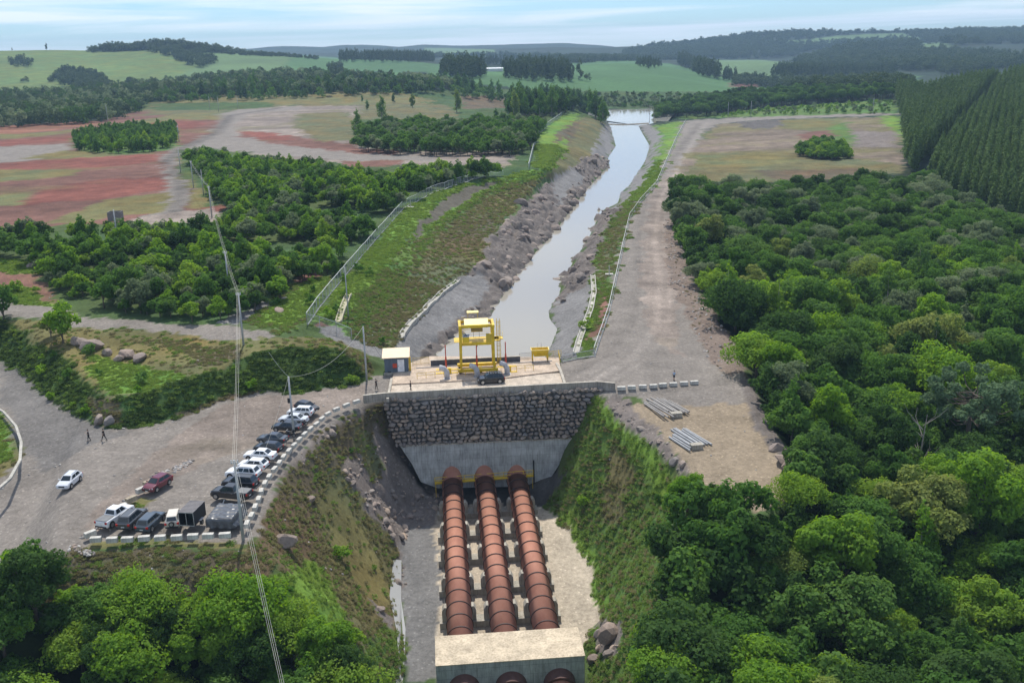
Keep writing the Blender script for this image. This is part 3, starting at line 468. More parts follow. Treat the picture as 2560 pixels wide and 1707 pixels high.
# ---------------------------------------------------------------- materials of built things
def concrete(name, col, lines=None, lm=.75):
    if name in MATS: return MATS[name]
    m, nt, p, o = mat_new(name); L = nt.links.new; tc = N(nt, 'ShaderNodeTexCoord')
    a = N(nt, 'ShaderNodeTexNoise'); setin(a, Scale=.55, Detail=8.0, Roughness=.65); b = N(nt, 'ShaderNodeTexNoise'); setin(b, Scale=2.2, Detail=6.0, Roughness=.7)
    mp = N(nt, 'ShaderNodeMapping'); mp.inputs['Scale'].default_value = (1.6, 1.6, .16); L(tc.outputs['Object'], a.inputs[0]); L(tc.outputs['Object'], mp.inputs[0]); L(mp.outputs[0], b.inputs[0])
    r = N(nt, 'ShaderNodeValToRGB'); r.color_ramp.elements[0].position = .3; r.color_ramp.elements[1].position = .68
    r.color_ramp.elements[0].color = (*[c*.62 for c in col], 1); r.color_ramp.elements[1].color = (*[c*1.12 for c in col], 1); L(a.outputs[0], r.inputs[0])
    r2 = N(nt, 'ShaderNodeValToRGB'); r2.color_ramp.elements[0].position = .36; r2.color_ramp.elements[1].position = .55; r2.color_ramp.elements[0].color = (.6, .58, .55, 1); L(b.outputs[0], r2.inputs[0])
    mx = N(nt, 'ShaderNodeMixRGB', blend_type='MULTIPLY'); mx.inputs[0].default_value = .8; L(r.outputs[0], mx.inputs[1]); L(r2.outputs[0], mx.inputs[2]); out = mx.outputs[0]
    if lines:
        mp2 = N(nt, 'ShaderNodeMapping'); mp2.inputs['Rotation'].default_value = (math.radians(90), 0, 0); L(tc.outputs['Object'], mp2.inputs[0])
        br = N(nt, 'ShaderNodeTexBrick'); setin(br, Scale=1.0, Mortar_Size=.02, Mortar_Smooth=.6); br.inputs['Brick Width'].default_value = lines[0]; br.inputs['Row Height'].default_value = lines[1]
        br.inputs[1].default_value = br.inputs[2].default_value = (1, 1, 1, 1); br.inputs[3].default_value = (lm-.3,)*3+(1,); L(mp2.outputs[0], br.inputs[0])
        m3 = N(nt, 'ShaderNodeMixRGB', blend_type='MULTIPLY'); m3.inputs[0].default_value = 1; L(out, m3.inputs[1]); L(br.outputs[0], m3.inputs[2]); out = m3.outputs[0]
    L(out, p.inputs['Base Color']); setin(p, Roughness=.88); p.inputs['Specular IOR Level'].default_value = .25
    MATS[name] = m; return m
def island(name, cols, rough=.9, nscale=2.5):
    """stone: every loose piece has its own shade"""
    if name in MATS: return MATS[name]
    m, nt, p, o = mat_new(name); L = nt.links.new; g = N(nt, 'ShaderNodeNewGeometry'); oi = N(nt, 'ShaderNodeObjectInfo'); tc = N(nt, 'ShaderNodeTexCoord')
    ad = N(nt, 'ShaderNodeMath', operation='ADD'); fr = N(nt, 'ShaderNodeMath', operation='FRACT'); L(g.outputs['Random Per Island'], ad.inputs[0]); L(oi.outputs['Random'], ad.inputs[1]); L(ad.outputs[0], fr.inputs[0])
    r = N(nt, 'ShaderNodeValToRGB'); e = r.color_ramp.elements
    while len(e) < len(cols): e.new(.5)
    for i, c in enumerate(cols): e[i].position = i/(len(cols)-1); e[i].color = (*c, 1)
    L(fr.outputs[0], r.inputs[0]); nz = N(nt, 'ShaderNodeTexNoise'); setin(nz, Scale=nscale, Detail=7.0, Roughness=.7); L(tc.outputs['Object'], nz.inputs[0])
    sc_ = N(nt, 'ShaderNodeMath', operation='MULTIPLY_ADD'); sc_.inputs[1].default_value = 1.2; sc_.inputs[2].default_value = .4; L(nz.outputs[0], sc_.inputs[0])
    v = N(nt, 'ShaderNodeVectorMath', operation='SCALE'); L(r.outputs[0], v.inputs[0]); L(sc_.outputs[0], v.inputs['Scale']); L(v.outputs[0], p.inputs['Base Color']); setin(p, Roughness=rough)
    b = N(nt, 'ShaderNodeBump'); setin(b, Strength=.5, Distance=.08); L(nz.outputs[0], b.inputs['Height']); L(b.outputs[0], p.inputs['Normal']); MATS[name] = m; return m
M_conc = concrete('pale_concrete', (.50, .455, .385)); M_wallc = concrete('stained_concrete', (.47, .48, .475), (3.6, 1.5)); M_blockc = concrete('block_concrete', (.62, .52, .385)); M_par = concrete('parapet_concrete', (.40, .36, .31), (2.2, 9))
M_bl = concrete('white_concrete', (.60, .58, .53)); M_deck = concrete('deck_concrete', (.56, .475, .385)); M_pier = concrete('pier_concrete', (.42, .39, .33)); M_drain = concrete('drain_concrete', (.47, .45, .40))
M_stone = island('basalt_stone', [(.15,.135,.125),(.23,.195,.17),(.30,.235,.19),(.17,.165,.165),(.37,.28,.21),(.21,.175,.155)])
M_bould = island('boulder_stone', [(.23,.17,.14),(.27,.21,.17),(.20,.16,.14)]); M_dark = mat('dark_earth', (.035,.032,.03), .95)
M_yel = mat('yellow_paint', (.72, .50, .012), .42, var=.16, scale=.9, col2=(.52, .33, .01)); M_yelp = mat('pale_yellow_sheet', (.86, .70, .22), .5, var=.06); M_redp = mat('red_paint', (.55, .06, .025), .5)
M_steel = mat('galvanised_steel', (.42, .43, .44), .45, .5); M_grey = mat('grey_paint', (.40, .40, .42), .6); M_black = mat('black_rubber', (.018, .018, .019), .8); M_pole = mat('pole_concrete', (.40, .41, .41), .9)
M_blue = mat('slate_blue_wall', (.105, .135, .175), .8, var=.2, stretch=(3, 3, .2)); M_roof = mat('tan_roof_sheet', (.74, .56, .37), .6, var=.08); M_slate = mat('dark_grey_wall', (.085, .09, .105), .85, var=.25)
M_rust = mat('rust_primer', (.37, .175, .12), .8, var=.2, scale=.35, col2=(.27, .115, .08), spec=.2, stretch=(1, .45, 1)); M_ring = mat('dark_flange', (.055, .026, .02), .7); M_rustd = mat('dark_rust_pipe', (.10, .045, .035), .75)
M_wire = mat('bright_wire', (.50, .48, .42), .5, .2); M_glass = mat('car_glass', (.02, .028, .035), .06, var=.02); M_chrome = mat('chrome', (.6, .6, .6), .25, .9); M_white = mat('white_panel', (.72, .73, .76), .5)
M_lamp = mat('headlamp', (.75, .78, .80), .15); M_tail = mat('tail_lamp', (.45, .02, .015), .25); M_rim = mat('alloy_rim', (.45, .46, .47), .3, .7); M_plate = mat('number_plate', (.65, .66, .66), .5)
def icos():
    bm = bmesh.new(); bmesh.ops.create_icosphere(bm, subdivisions=2, radius=1); v = np.array([q.co[:] for q in bm.verts]); f = [[q.index for q in a.verts] for a in bm.faces]; bm.free(); return v, f
ICV, ICF = icos()
def rock(R, sx, sy, sz, planes=9):
    v = ICV.copy()
    for _ in range(planes):
        n = R.normal(size=3); n /= np.linalg.norm(n); d = R.uniform(.5, .85); e = np.maximum(v@n-d, 0); v = v-e[:, None]*n
    v /= np.abs(v).max(0); return v*np.array([sx, sy, sz])/2
def boulder(px, py, sx, sy, sz, label, z=None, group='boulders on the bank', mat_=None):
    g = G(px, py) if z is None else W(px, py, z); R = np.random.RandomState(int(px*7+py)); v = rock(R, sx, sy, sz)
    o = MB().add(v+[0, 0, sz*.28], ICF).build('boulder', mat_ or M_bould, loc=g, rz=R.uniform(0, 6)); return tag(o, label, 'boulder', group)
def WV(px, py, v):                    # point at pixel lying in the vertical plane v = const of the wall frame
    d = ray(px, py); t = (v-float((CAM-O)@CV))/float(d@CV); q = CAM+d*t-O; return float(q@CU), float(q[2])
# ---------------------------------------------------------------- stone retaining wall + concrete headwall
t = thing('stone_retaining_wall', LW(0, 0), TH, 'tall dark wall of stacked rough basalt stones below the concrete parapet', 'stone wall')
GV0, GV1 = -1.7, -2.9; g4 = [WV(968,1004,GV0), WV(1482,985,GV0), WV(1437,1094,GV1), WV(1000,1114,GV1)]
mb = MB(); R = np.random.RandomState(5); rows = 11
for r in range(rows):
    k = (r+.5)/rows; z = (g4[0][1]+g4[1][1])/2*(1-k)+(g4[2][1]+g4[3][1])/2*k; hh = ((g4[0][1]+g4[1][1])-(g4[2][1]+g4[3][1]))/2/rows; u0 = g4[0][0]*(1-k)+g4[3][0]*k-.5; u1 = g4[1][0]*(1-k)+g4[2][0]*k+.3; v = GV0*(1-k)+GV1*k; u = u0+R.uniform(-.4, 0)
    while u < u1:
        wd = R.choice([.55, .8, 1.0, 1.3, 1.75], p=[.18, .3, .28, .16, .08])*R.uniform(.85, 1.15); h = hh*R.uniform(.8, 1.25)
        q = rock(R, wd*1.0, 1.2, h*1.05, 7); a = R.uniform(-.22, .22); ca, sa = math.cos(a), math.sin(a); q = np.stack([q[:, 0]*ca-q[:, 2]*sa, q[:, 1], q[:, 0]*sa+q[:, 2]*ca], 1)
        mb.add(q+[u+wd/2, v+R.uniform(-.22, .15), z+R.uniform(-.1, .1)], ICF); u += wd
for _ in range(120): u = R.uniform(g4[0][0], g4[1][0]+1.5); s_ = R.uniform(.3, .8); mb.add(rock(R, s_*1.3, s_, s_, 7)+[u, GV0+R.uniform(-.4, .5), g4[0][1]+R.uniform(.05, .45)], ICF)
mb.build('stones', M_stone, t); zt_, zb_ = (g4[0][1]+g4[1][1])/2+.1, (g4[2][1]+g4[3][1])/2-.3; MB().add([(g4[0][0]-.6,GV0+.25,zt_),(g4[1][0]+.6,GV0+.25,zt_),(g4[2][0],GV1+.3,zb_),(g4[3][0],GV1+.3,zb_),(g4[0][0]-.6,1.0,-.55),(g4[1][0]+.6,1.0,-.55),(g4[2][0],.4,zb_),(g4[3][0],.4,zb_)],[[0,1,2,3],[7,6,5,4],[0,4,5,1],[1,5,6,2],[2,6,7,3],[3,7,4,0]]).build('backing', mat('ledge_earth', (.11,.105,.10), .95), t)
HV = -3.1; hw = [WV(1001,1116,HV), WV(1438,1097,HV), WV(1405,1150,HV), WV(1372,1202,HV), WV(1340,1215,HV), WV(1095,1220,HV), WV(1052,1204,HV), WV(1030,1160,HV)]
t = thing('concrete_headwall', LW(0, 0), TH, 'grey stained concrete headwall from which the three rust pipes emerge', 'concrete wall')
v0, v1 = HV, -.6; n = len(hw); mb = MB().add([(a, v0, b) for a, b in hw]+[(a, v1, b) for a, b in hw], [list(range(n)), [n+i for i in range(n)][::-1]]+[[i, n+i, n+(i+1) % n, (i+1) % n] for i in range(n)]); mb.build('wall', M_wallc, t)
MB().add([(hw[0][0], v0-.06, hw[0][1]), (hw[1][0], v0-.06, hw[1][1]), (hw[1][0], v1+.1, hw[1][1]), (hw[0][0], v1+.1, hw[0][1])]+[(hw[0][0], v0-.06, hw[0][1]+.18), (hw[1][0], v0-.06, hw[1][1]+.18), (hw[1][0], v1+.1, hw[1][1]+.18), (hw[0][0], v1+.1, hw[0][1]+.18)], [[3,2,1,0],[4,5,6,7],[0,1,5,4],[1,2,6,5],[2,3,7,6],[3,0,4,7]]).build('coping', M_conc, t)
u_, z_ = WV(1334,1160,HV); MB().box((u_, HV-.11, z_-2.0), (.22, .2, 5.5)).build('drain_pipe', M_black, t)
# ---------------------------------------------------------------- penstocks
PIPE = [((1130,1189),(1150,1565)), ((1211,1184),(1261,1558)), ((1292,1178),(1366,1550))]; pr = 1.66; ZT0, ZT1 = -13.0, -14.9
pipe_n = ['left', 'middle', 'right']; ends = []
for i, (a, b) in enumerate(PIPE):
    A = W(*a, ZT0)-[0, 0, pr]; B = W(*b, ZT1)-[0, 0, pr]; d = (B-A)/np.linalg.norm(B-A); ud = d.copy(); ud[2] = 0; ud /= np.linalg.norm(ud)
    t = thing('penstock_pipe', A, 0, f'rust red penstock pipe with dark ring joints, {["left one, nearest the gravel strip", "middle one of three", "right one, nearest the concrete apron"][i]}', 'pipe', 'penstock pipes below the headwall')
    back = (LW(0, -2.6)-A)@(-ud); k = max(2.4, -abs(float(back)) if back < 0 else float(back))
    pts = [(-ud*(k+.2)+[0, 0, 3.0]), (-ud*(k-.35)+[0, 0, 1.75]), (-ud*(k-.95)+[0, 0, .95]), (-ud*(k-1.7)+[0, 0, .36]), (-ud*(k-2.5)+[0, 0, .08]), np.zeros(3), B-A+d*4]
    MB().tube(pts, pr, 40).build('shell', M_rust, t, smooth=True)
    for kk in range(16):
        c = (B-A)*(kk/15); MB().tube([c-d*.08, c+d*.08], pr+.10, 40).build('ring_joint', M_ring, t)
    MB().tube([pts[0]-ud*-.05-[0, 0, 0], pts[0]+ud*.35-[0, 0, .3]], pr+.16, 40).build('collar', M_rustd, t); ends.append((A, B, d))
for r, (px, py) in enumerate(((1100,1257),(1102,1313),(1101,1374),(1102,1448),(1104,1524))):
    zc = ZT0-pr+(ZT1-ZT0)*(r*.235+.13); u, v = UV(px, py, zc+.1); fz = float(hz(*LW(-2, v)[:2]))
    t = thing('pipe_support', LW(0, v, 0), TH, f'{["farthest, under the headwall end", "second from the headwall", "central", "second from the anchor block", "nearest, beside the anchor block"][r]} concrete saddle support row beneath the three pipes', 'pipe support', 'concrete saddle rows under the pipes')
    us = []
    for A, B, d in ends:
        q = A+(B-A)*((np.dot(LW(0, v)-A, CV))/np.dot(B-A, CV)); us.append((float((q-O)@CU), q[2]))
    MB().box(((us[0][0]+us[2][0])/2, 0, fz+.35), (us[2][0]-us[0][0]+5.2, 1.7, 1.0)).build('base_beam', M_pier, t)
    for (uc, zc_) in us:
        mb = MB(); h = zc_+.15
        for s in (-1, 1): mb.add([(uc+s*x, y, z) for y in (-.55, .55) for x, z in ((2.25, fz+.8), (2.25, h-.45), (1.95, h+.1), (1.5, h+.1), (1.5, fz+.8))], [[0,1,2,3,4],[9,8,7,6,5]]+[[i, (i+1) % 5, 5+(i+1) % 5, 5+i] for i in range(5)])
        mb.box((uc, 0, fz+.85), (3.0, 1.1, .5)); mb.build('saddle', M_pier, t)
zt = -13.75; c4 = [UV(1089,1591,zt), UV(1444,1569,zt), UV(1462,1640,zt), UV(1089,1664,zt)]; u0 = (c4[0][0]+c4[3][0])/2; u1 = (c4[1][0]+c4[2][0])/2; vb = (c4[0][1]+c4[1][1])/2; vf = (c4[2][1]+c4[3][1])/2
t = thing('anchor_block', LW((u0+u1)/2, (vb+vf)/2), TH, 'huge concrete anchor block with flat tan top swallowing the three pipes at the photo bottom', 'concrete block')
dv = (vb-vf)/2; du = (u1-u0)/2; MB().box((0, 0, (zt-24)/2), (2*du, 2*dv, zt+24)).build('body', concrete('anchor_face_concrete', (.40,.42,.44), (2.6, 1.2)), t, bevel=.05); MB().box((0, 0, zt+.045), (2*du+.1, 2*dv+.1, .09)).build('top_slab', M_blockc, t)
for i, (px, py) in enumerate(((1159,1684),(1277,1677),(1398,1669))):
    u, z = WV(px, py, vf); p0 = LW(u, vf+.6, z-1.75); p1 = LW(u, vf-1.3, z-2.3); p2 = LW(u, vf-7, z-7.5)
    t = thing('lower_pipe', p0, 0, f'dark rust pipe leaving the front of the anchor block, {["left", "middle", "right"][i]} of three', 'pipe', 'pipes below the anchor block')
    MB().tube([p0-p0, p1-p0, p2-p0], 1.5, 36).build('shell', M_rust, t, smooth=True); MB().tube([p0-p0, (p1-p0)*.75], 1.86, 36).build('collar', M_rustd, t)
t = thing('pipe_walkway', LW(0, HV), TH, 'narrow yellow railed walkway across the headwall behind the pipes', 'walkway'); a = WV(1087,1197,HV-.6); b = WV(1332,1178,HV-.6)
MB().box(((a[0]+b[0])/2, -.55, (a[1]+b[1])/2-.75), (b[0]-a[0], .9, .12), ry=math.atan2(a[1]-b[1], b[0]-a[0])).build('platform', M_yel, t); mb = MB()
for h in (0, .5, 1.0): mb.tube([(a[0], -1.0, a[1]-.6+h), (b[0], -1.0, b[1]-.6+h)], .05, 5)
mb.build('handrail', M_yel, t)
for k in range(11):
    f = k/10; MB().tube([(a[0]+(b[0]-a[0])*f, -1.0, a[1]+(b[1]-a[1])*f-.8), (a[0]+(b[0]-a[0])*f, -1.0, a[1]+(b[1]-a[1])*f+.4)], .05, 5).build('post', M_yel, t)
for x in (a[0]+.1, b[0]-.1): MB().tube([(x, -1, a[1]-.8), (x, -1, -18)], .06, 5).build('leg', M_yel, t)
# ---------------------------------------------------------------- deck of the intake
def poly_uv(pts, z=0): return [UV(x, y, z) for x, y in pts]
def slab(name, pts, z0, z1, mat_, **kw):
    o = MB().prism(poly_uv(pts, z1), z0, z1).build(name, mat_, loc=O, rz=TH); return tag(o, **kw)
slab('bridge_deck', [(966,994),(978,958),(1402,932),(1417,960),(1410,966)], -.24, .02, M_deck, kind='structure')
slab('intake_platform', [(977,960),(985,930),(1030,905),(1075,890),(1398,893),(1399,908),(1404,926),(1300,939),(1250,946)], -.24, .22, concrete('platform_concrete', (.55,.44,.34)), kind='structure')
for nm, pts, lb in (('kerb', [(966,996),(976,945),(982,944),(972,996)], 'pale concrete kerb at the left end of the deck beside the hut'), ('kerb', [(1392,905),(1402,918),(1418,965),(1412,966),(1398,925),(1388,908)], 'pale bent concrete kerb at the right end of the deck')): tag(slab(nm, pts, -.2, .42, M_conc), lb, 'kerb', 'kerbs of the deck')
pp = [UV(*q) for q in ((909,1004),(961,998),(1493,969),(1537,973))]; pb_ = []
for i, q in enumerate(pp):
    a = Vector(pp[max(i-1, 0)]); b = Vector(pp[min(i+1, 3)]); d = (b-a).normalized(); pb_.append((q[0]-d.y*.35, q[1]+d.x*.35))
t = thing('parapet_wall', O, TH, 'long low concrete parapet wall along the downstream edge of the deck', 'parapet')
MB().prism(pp+pb_[::-1], -.35, 1.0).build('wall', M_par, t); e = .04
MB().prism([(x, y-e) for x, y in pp]+[(x, y+e) for x, y in pb_[::-1]], 1.0, 1.07).build('coping', M_conc, t)
dw = [UV(1077,920,.2), UV(1299,899,.2)]; t = thing('flood_wall', O, TH, 'long dark grey low wall between the yellow crane and the canal water', 'wall')
vw = (dw[0][1]+dw[1][1])/2+.1; ua, ub = dw[0][0], dw[1][0]; MB().box(((ua+ub)/2, vw, .25), (ub-ua, .35, 1.9)).build('wall', M_slate, t); MB().box(((ua+ub)/2, vw, 1.24), (ub-ua+.06, .42, .08)).build('coping', M_conc, t)
o = MB().box((0, 0, 0), (24, .5, 8)).build('intake_wall', M_wallc, loc=LW(1.8, 16.55, -4.15), rz=TH); tag(o, 'concrete intake wall standing in the canal below the deck edge', 'wall')
def railing(pts, h, label, mat_=M_yel, sp=1.6, z=.22, mesh=False, name='guard_rail', group='yellow guard rails on the deck', r=.035):
    P = [Vector((*UV(x, y, z), z)) for x, y in pts]; t = thing(name, O, TH, label, 'guard rail', group); mb = MB()
    for k in ([1.0, .55] if not mesh else [1.0, .1]): mb.tube([p+Vector((0, 0, h*k)) for p in P], r, 5)
    mb.build('rails', mat_, t)
    if mesh:
        mb = MB()
        for a, b in zip(P[:-1], P[1:]):
            n = int((b-a).length/.14)
            for i in range(n): q = a+(b-a)*i/n; mb.box((q.x, q.y, q.z+h*.55), (.03, .03, h*.9))
        mb.build('bars', mat_, t)
    for a, b in zip(P[:-1], P[1:]):
        n = max(1, round((b-a).length/sp))
        for i in range(n+1):
            q = a+(b-a)*i/n; MB().tube([q, q+Vector((0, 0, h))], r*1.2, 5).build('post', mat_, t)
railing([(1032,912),(1073,909)], 1.3, 'pale yellow rail section beside the hut at the canal edge', mat('pale_yellow_paint', (.62,.47,.14), .5), mesh=True); railing([(1299,898),(1331,895)], 1.1, 'grey barred rail between the flood wall and the yellow hopper', M_steel, mesh=True); railing([(1366,894),(1403,890)], 1.15, 'pale yellow mesh rail right of the hopper', mat('pale_yellow_paint', (.62,.47,.14), .5), mesh=True)
railing([(1043,947),(1110,941)], 1.0, 'orange yellow handrail along the deck edge left of the first grey vent'); railing([(1122,940),(1185,936)], 1.0, 'yellow handrail between the left and middle grey vents'); railing([(1270,930),(1334,926)], 1.0, 'yellow handrail right of the third grey vent'); railing([(1396,888),(1400,905)], 1.0, 'short yellow rail at the right end of the platform')
for i, (a, b) in enumerate((((1040,921),(1150,914)),((1250,910),(1380,903)))): tag(MB().tube([LW(*UV(*a,.22), .3), LW(*UV(*b,.22), .3)], .07, 6).build('crane_rail', M_steel), ['steel crane rail laid left of the gantry', 'steel crane rail laid right of the gantry'][i], 'rail', 'crane rails')
for i, (a, b) in enumerate((((1090,925),(1145,921)),((1090,934),(1145,930)),((1163,922),(1205,919)),((1243,918),(1290,914)),((1275,929),(1293,928)))):
    u0_, v0_ = UV(*a, .25); u1_, v1_ = UV(*b, .25); mb = MB(); n = 14
    for k in range(n): mb.box((u0_+(u1_-u0_)*(k+.5)/n, (v0_+v1_)/2, .25), ((u1_-u0_)/n*.72, .9, .05))
    tag(mb.build('floor_grating', M_yel, loc=O, rz=TH), f'yellow slotted floor grating in the platform, {["left of the crane, far strip","left of the crane, near strip","inside the crane legs","right of the crane","behind the right grey vent"][i]}', 'grating', 'yellow floor gratings')
for i, (px, py, h) in enumerate(((1116,932,5.0),(1193,929,5.1),(1265,926,5.2))):
    g = LW(*UV(px, py, .22), .22); t = thing('red_standpipe', g, TH, f'slender red standpipe {["left of the yellow crane","framed inside the yellow crane","right of the yellow crane ladder"][i]}', 'standpipe', 'red standpipes on the deck')
    MB().tube([(0,0,0),(0,0,h*.58)], .15, 8).build('lower_tube', M_redp, t); MB().tube([(0,0,h*.58),(0,0,h)], .09, 8).build('upper_tube', M_redp, t); MB().box((.5, -.1, .45), (.75, .6, .9)).build('yellow_box', M_yel, t)
for i, (px, py) in enumerate(((1118,947),(1193,942),(1268,936))):
    g = LW(*UV(px, py, .1), .1); t = thing('air_vent', g, TH, f'curved grey air vent elbow {["leftmost, left of the crane","between the crane feet and the black car","rightmost, behind the tail of the black car"][i]}', 'air vent', 'grey vent elbows on the deck')
    MB().tube([(0,0,0),(0,0,.9),(-.08,0,1.35),(-.4,0,1.8),(-.9,0,2.05),(-1.25,0,2.1)], .46, 16).build('elbow', mat('vent_grey', (.46,.45,.46), .7), t, smooth=True); MB().box((0,0,.08), (1.2,1.2,.16)).build('base_plate', M_grey, t)
# ---------------------------------------------------------------- gantry crane
u0_, v0_ = UV(1154,934,.3); u1_, v1_ = UV(1236,928,.3); cu, cv_ = (u0_+u1_)/2, (v0_+v1_)/2+1.6; hw_ = (u1_-u0_)/2; cd = 1.6; H = 8.4
t = thing('gantry_crane', LW(cu, cv_, .22), TH, 'tall yellow gantry crane with ribbed hoist roof straddling the intake deck', 'crane')
for sx in (-1, 1):
    for sy in (-1, 1): MB().add([(sx*hw_-.17,sy*cd-.17,.5),(sx*hw_+.17,sy*cd-.17,.5),(sx*hw_+.17,sy*cd+.17,.5),(sx*hw_-.17,sy*cd+.17,.5),(sx*(hw_-.1)-.25,sy*cd-.22,H),(sx*(hw_-.1)+.25,sy*cd-.22,H),(sx*(hw_-.1)+.25,sy*cd+.22,H),(sx*(hw_-.1)-.25,sy*cd+.22,H)],[[3,2,1,0],[4,5,6,7],[0,1,5,4],[1,2,6,5],[2,3,7,6],[3,0,4,7]]).build('leg', M_yel, t)
    MB().box((sx*hw_, 0, H+.0), (.42, 2*cd+.9, .46)).build('side_beam', M_yel, t)
    for k in (0, 1): MB().tube([(sx*hw_, -cd, 1.0+k*3.2), (sx*hw_, cd, 3.6+k*2.0)], .09, 6).build('brace', M_yel, t)
for sy in (-1, 1):
    MB().box((0, sy*cd, H+.02), (2*hw_-.5, .4, .46)).build('top_beam', M_yel, t); MB().box((0, sy*cd, .55), (2*hw_+1.2, .62, .5)).build('bogie_beam', M_yel, t)
    MB().box((0, sy*cd, 5.3), (2*hw_-.5, .35, .5)).build('mid_beam', M_yel, t)
    for sx in (-1, 1):
        w_ = MB().tube([(sx*(hw_+.2), sy*cd-.2, .25), (sx*(hw_+.2), sy*cd+.2, .25)], .25, 14).build('wheel', M_black, t)
for sx in (-1, 1): MB().tube([(sx*1.4, cd, H+.3), (sx*.5, cd-.9, H+.1)], .07, 6).build('brace', M_yelp, t)
mb = MB(); mb.box((0, 0, 5.6), (2*hw_+2.1, 2*cd-.5, .1)); mb.build('platform', M_yel, t); o = MB().box((0, -.6, H+.45), (4.1, 1.9, .08), rx=math.radians(24)).build('hoist_roof', M_yelp, t); mb = MB()
for k in range(22): mb.box((-1.97+k*.188, -.62, H+.52), (.05, 1.86, .05), rx=math.radians(24))
mb.build('rib', M_yel, o); MB().box((0, -.95, H-.2), (4.0, .1, .55)).build('roof_fascia', M_yel, t); MB().box((.1, .2, H-.9), (2.0, 1.3, .8)).build('hoist_machine', mat('ochre_machine', (.30,.22,.06), .6), t)
for x in (-.5, .5): MB().tube([(x, 0, H-1), (x, 0, 6.0)], .03, 5).build('hoist_rope', M_black, t)
MB().tube([(0,0,5.3),(0,0,4.6),(.12,0,4.4),(0,0,4.25)], .07, 6).build('hook', M_black, t)
p_ = MB().box((-hw_+.95, -cd-.2, 6.3), (1.15, .1, 1.4)).build('side_panel', M_yel, t); s_ = MB().box((-hw_+.98, -cd-.265, 6.85), (1.05, .03, .5)).build('sign', mat('sign_grey', (.33,.37,.45), .6), t)
MB().add([(-hw_+.68,-cd-.3,6.78),(-hw_+.8,-cd-.3,6.78),(-hw_+.97,-cd-.3,7.24),(-hw_+.9,-cd-.3,7.24)],[[0,1,2,3]]).add([(-hw_+1.06,-cd-.3,6.78),(-hw_+1.18,-cd-.3,6.78),(-hw_+1.02,-cd-.3,7.24),(-hw_+.93,-cd-.3,7.24)],[[0,1,2,3]]).box((-hw_+.93,-cd-.3,6.93),(.2,.01,.07)).box((-hw_+1.5,-cd-.3,7.1),(.45,.01,.06)).box((-hw_+1.5,-cd-.3,6.95),(.38,.01,.05)).build('sign_mark', mat('sign_navy', (.02,.03,.09), .6), s_)
MB().box((hw_-.8, -cd-.1, 6.3), (.95, .35, 1.5)).build('control_cabinet', mat('ochre_panel', (.56,.40,.03), .5), t)
mb = MB()
for z in (6.1, 6.5, 6.9): mb.tube([(-hw_+.3, cd-.1, z), (hw_-.3, cd-.1, z)], .03, 4)
mb.build('handrail', M_yel, t); lx = hw_+.95; mb = MB()
for s in (-.25, .25): mb.tube([(lx+s, 0, .4), (lx+s, 0, 9.2)], .045, 5)
for k in range(28): mb.tube([(lx-.25, 0, .6+k*.3), (lx+.25, 0, .6+k*.3)], .025, 4)
mb.build('ladder', M_yel, t); mb = MB()
for k in range(9):
    z = 2.0+k*.85; mb.tube([(lx+.38*math.cos(a), -.38+.5*math.sin(a)*1.0, z) for a in np.linspace(math.pi*1.0, math.pi*2.0, 9)], .03, 4)
for a in (1.15, 1.5, 1.85): mb.tube([(lx+.38*math.cos(a*math.pi), -.38+.5*math.sin(a*math.pi), 2.0), (lx+.38*math.cos(a*math.pi), -.38+.5*math.sin(a*math.pi), 8.9)], .025, 4)
mb.build('ladder_cage', M_yel, t); MB().box((lx-.1, .2, 5.6), (1.7, 1.5, .1)).build('landing', M_yel, t); mb = MB()
for z in (6.1, 6.6): mb.tube([(hw_+.1, -.5, z), (lx+.75, -.5, z), (lx+.75, .9, z)], .03, 4)
mb.build('landing_rail', M_yel, t); o = MB().box((-.45, cd+.4, H+1.6), (2.0, 1.0, .1), rx=math.radians(6)).build('canopy', M_yelp, t)
for s in (-1.3, .4): MB().box((s, cd+.4, H+.9), (.08, .8, 1.3)).build('canopy_post', mat('ochre_panel', (.56,.40,.03), .5), t)
o = MB().box((-2.1, cd+.3, H+.75), (.75, .25, .25)).build('floodlight', M_chrome, t)
# trash hopper
g = LW(*UV(1350,902,.22), .22); t = thing('rake_hopper', g, TH, 'open yellow wheeled hopper bin at the right end of the canal edge', 'hopper'); mb = MB(); a, b, z0, z1 = 1.35, .85, 1.0, 2.25
mb.add([(-a*.8,-b*.6,z0),(a*.8,-b*.6,z0),(a*.8,b*.6,z0),(-a*.8,b*.6,z0),(-a*1.15,-b,z1),(a*1.15,-b,z1),(a*1.15,b,z1),(-a*1.15,b,z1)],[[3,2,1,0],[0,1,5,4],[1,2,6,5],[2,3,7,6],[3,0,4,7]]); o = mb.build('tub', M_yel, t); o.modifiers.new('wall', 'SOLIDIFY').thickness = .06
mb = MB()
for s in (-1, 1): mb.box((0, s*b, z1), (2*a*1.15+.15, .1, .12)); mb.box((s*a*1.15, 0, z1), (.1, 2*b, .12))
mb.build('rim', M_yelp, t)
for sx in (-1, 1):
    for sy in (-1, 1): MB().tube([(sx*a, sy*b*.8, .2), (sx*a, sy*b*.8, z1-.1)], .08, 6).build('leg', M_yel, t); MB().tube([(sx*a-.06, sy*b*.8, .16), (sx*a+.06, sy*b*.8, .16)], .16, 10).build('wheel', M_black, t)
MB().tube([(-.3,b,z1),(-.3,b,z1+.8),(.35,b,z1+.8),(.35,b,z1)], .04, 5).build('handle', M_steel, t)
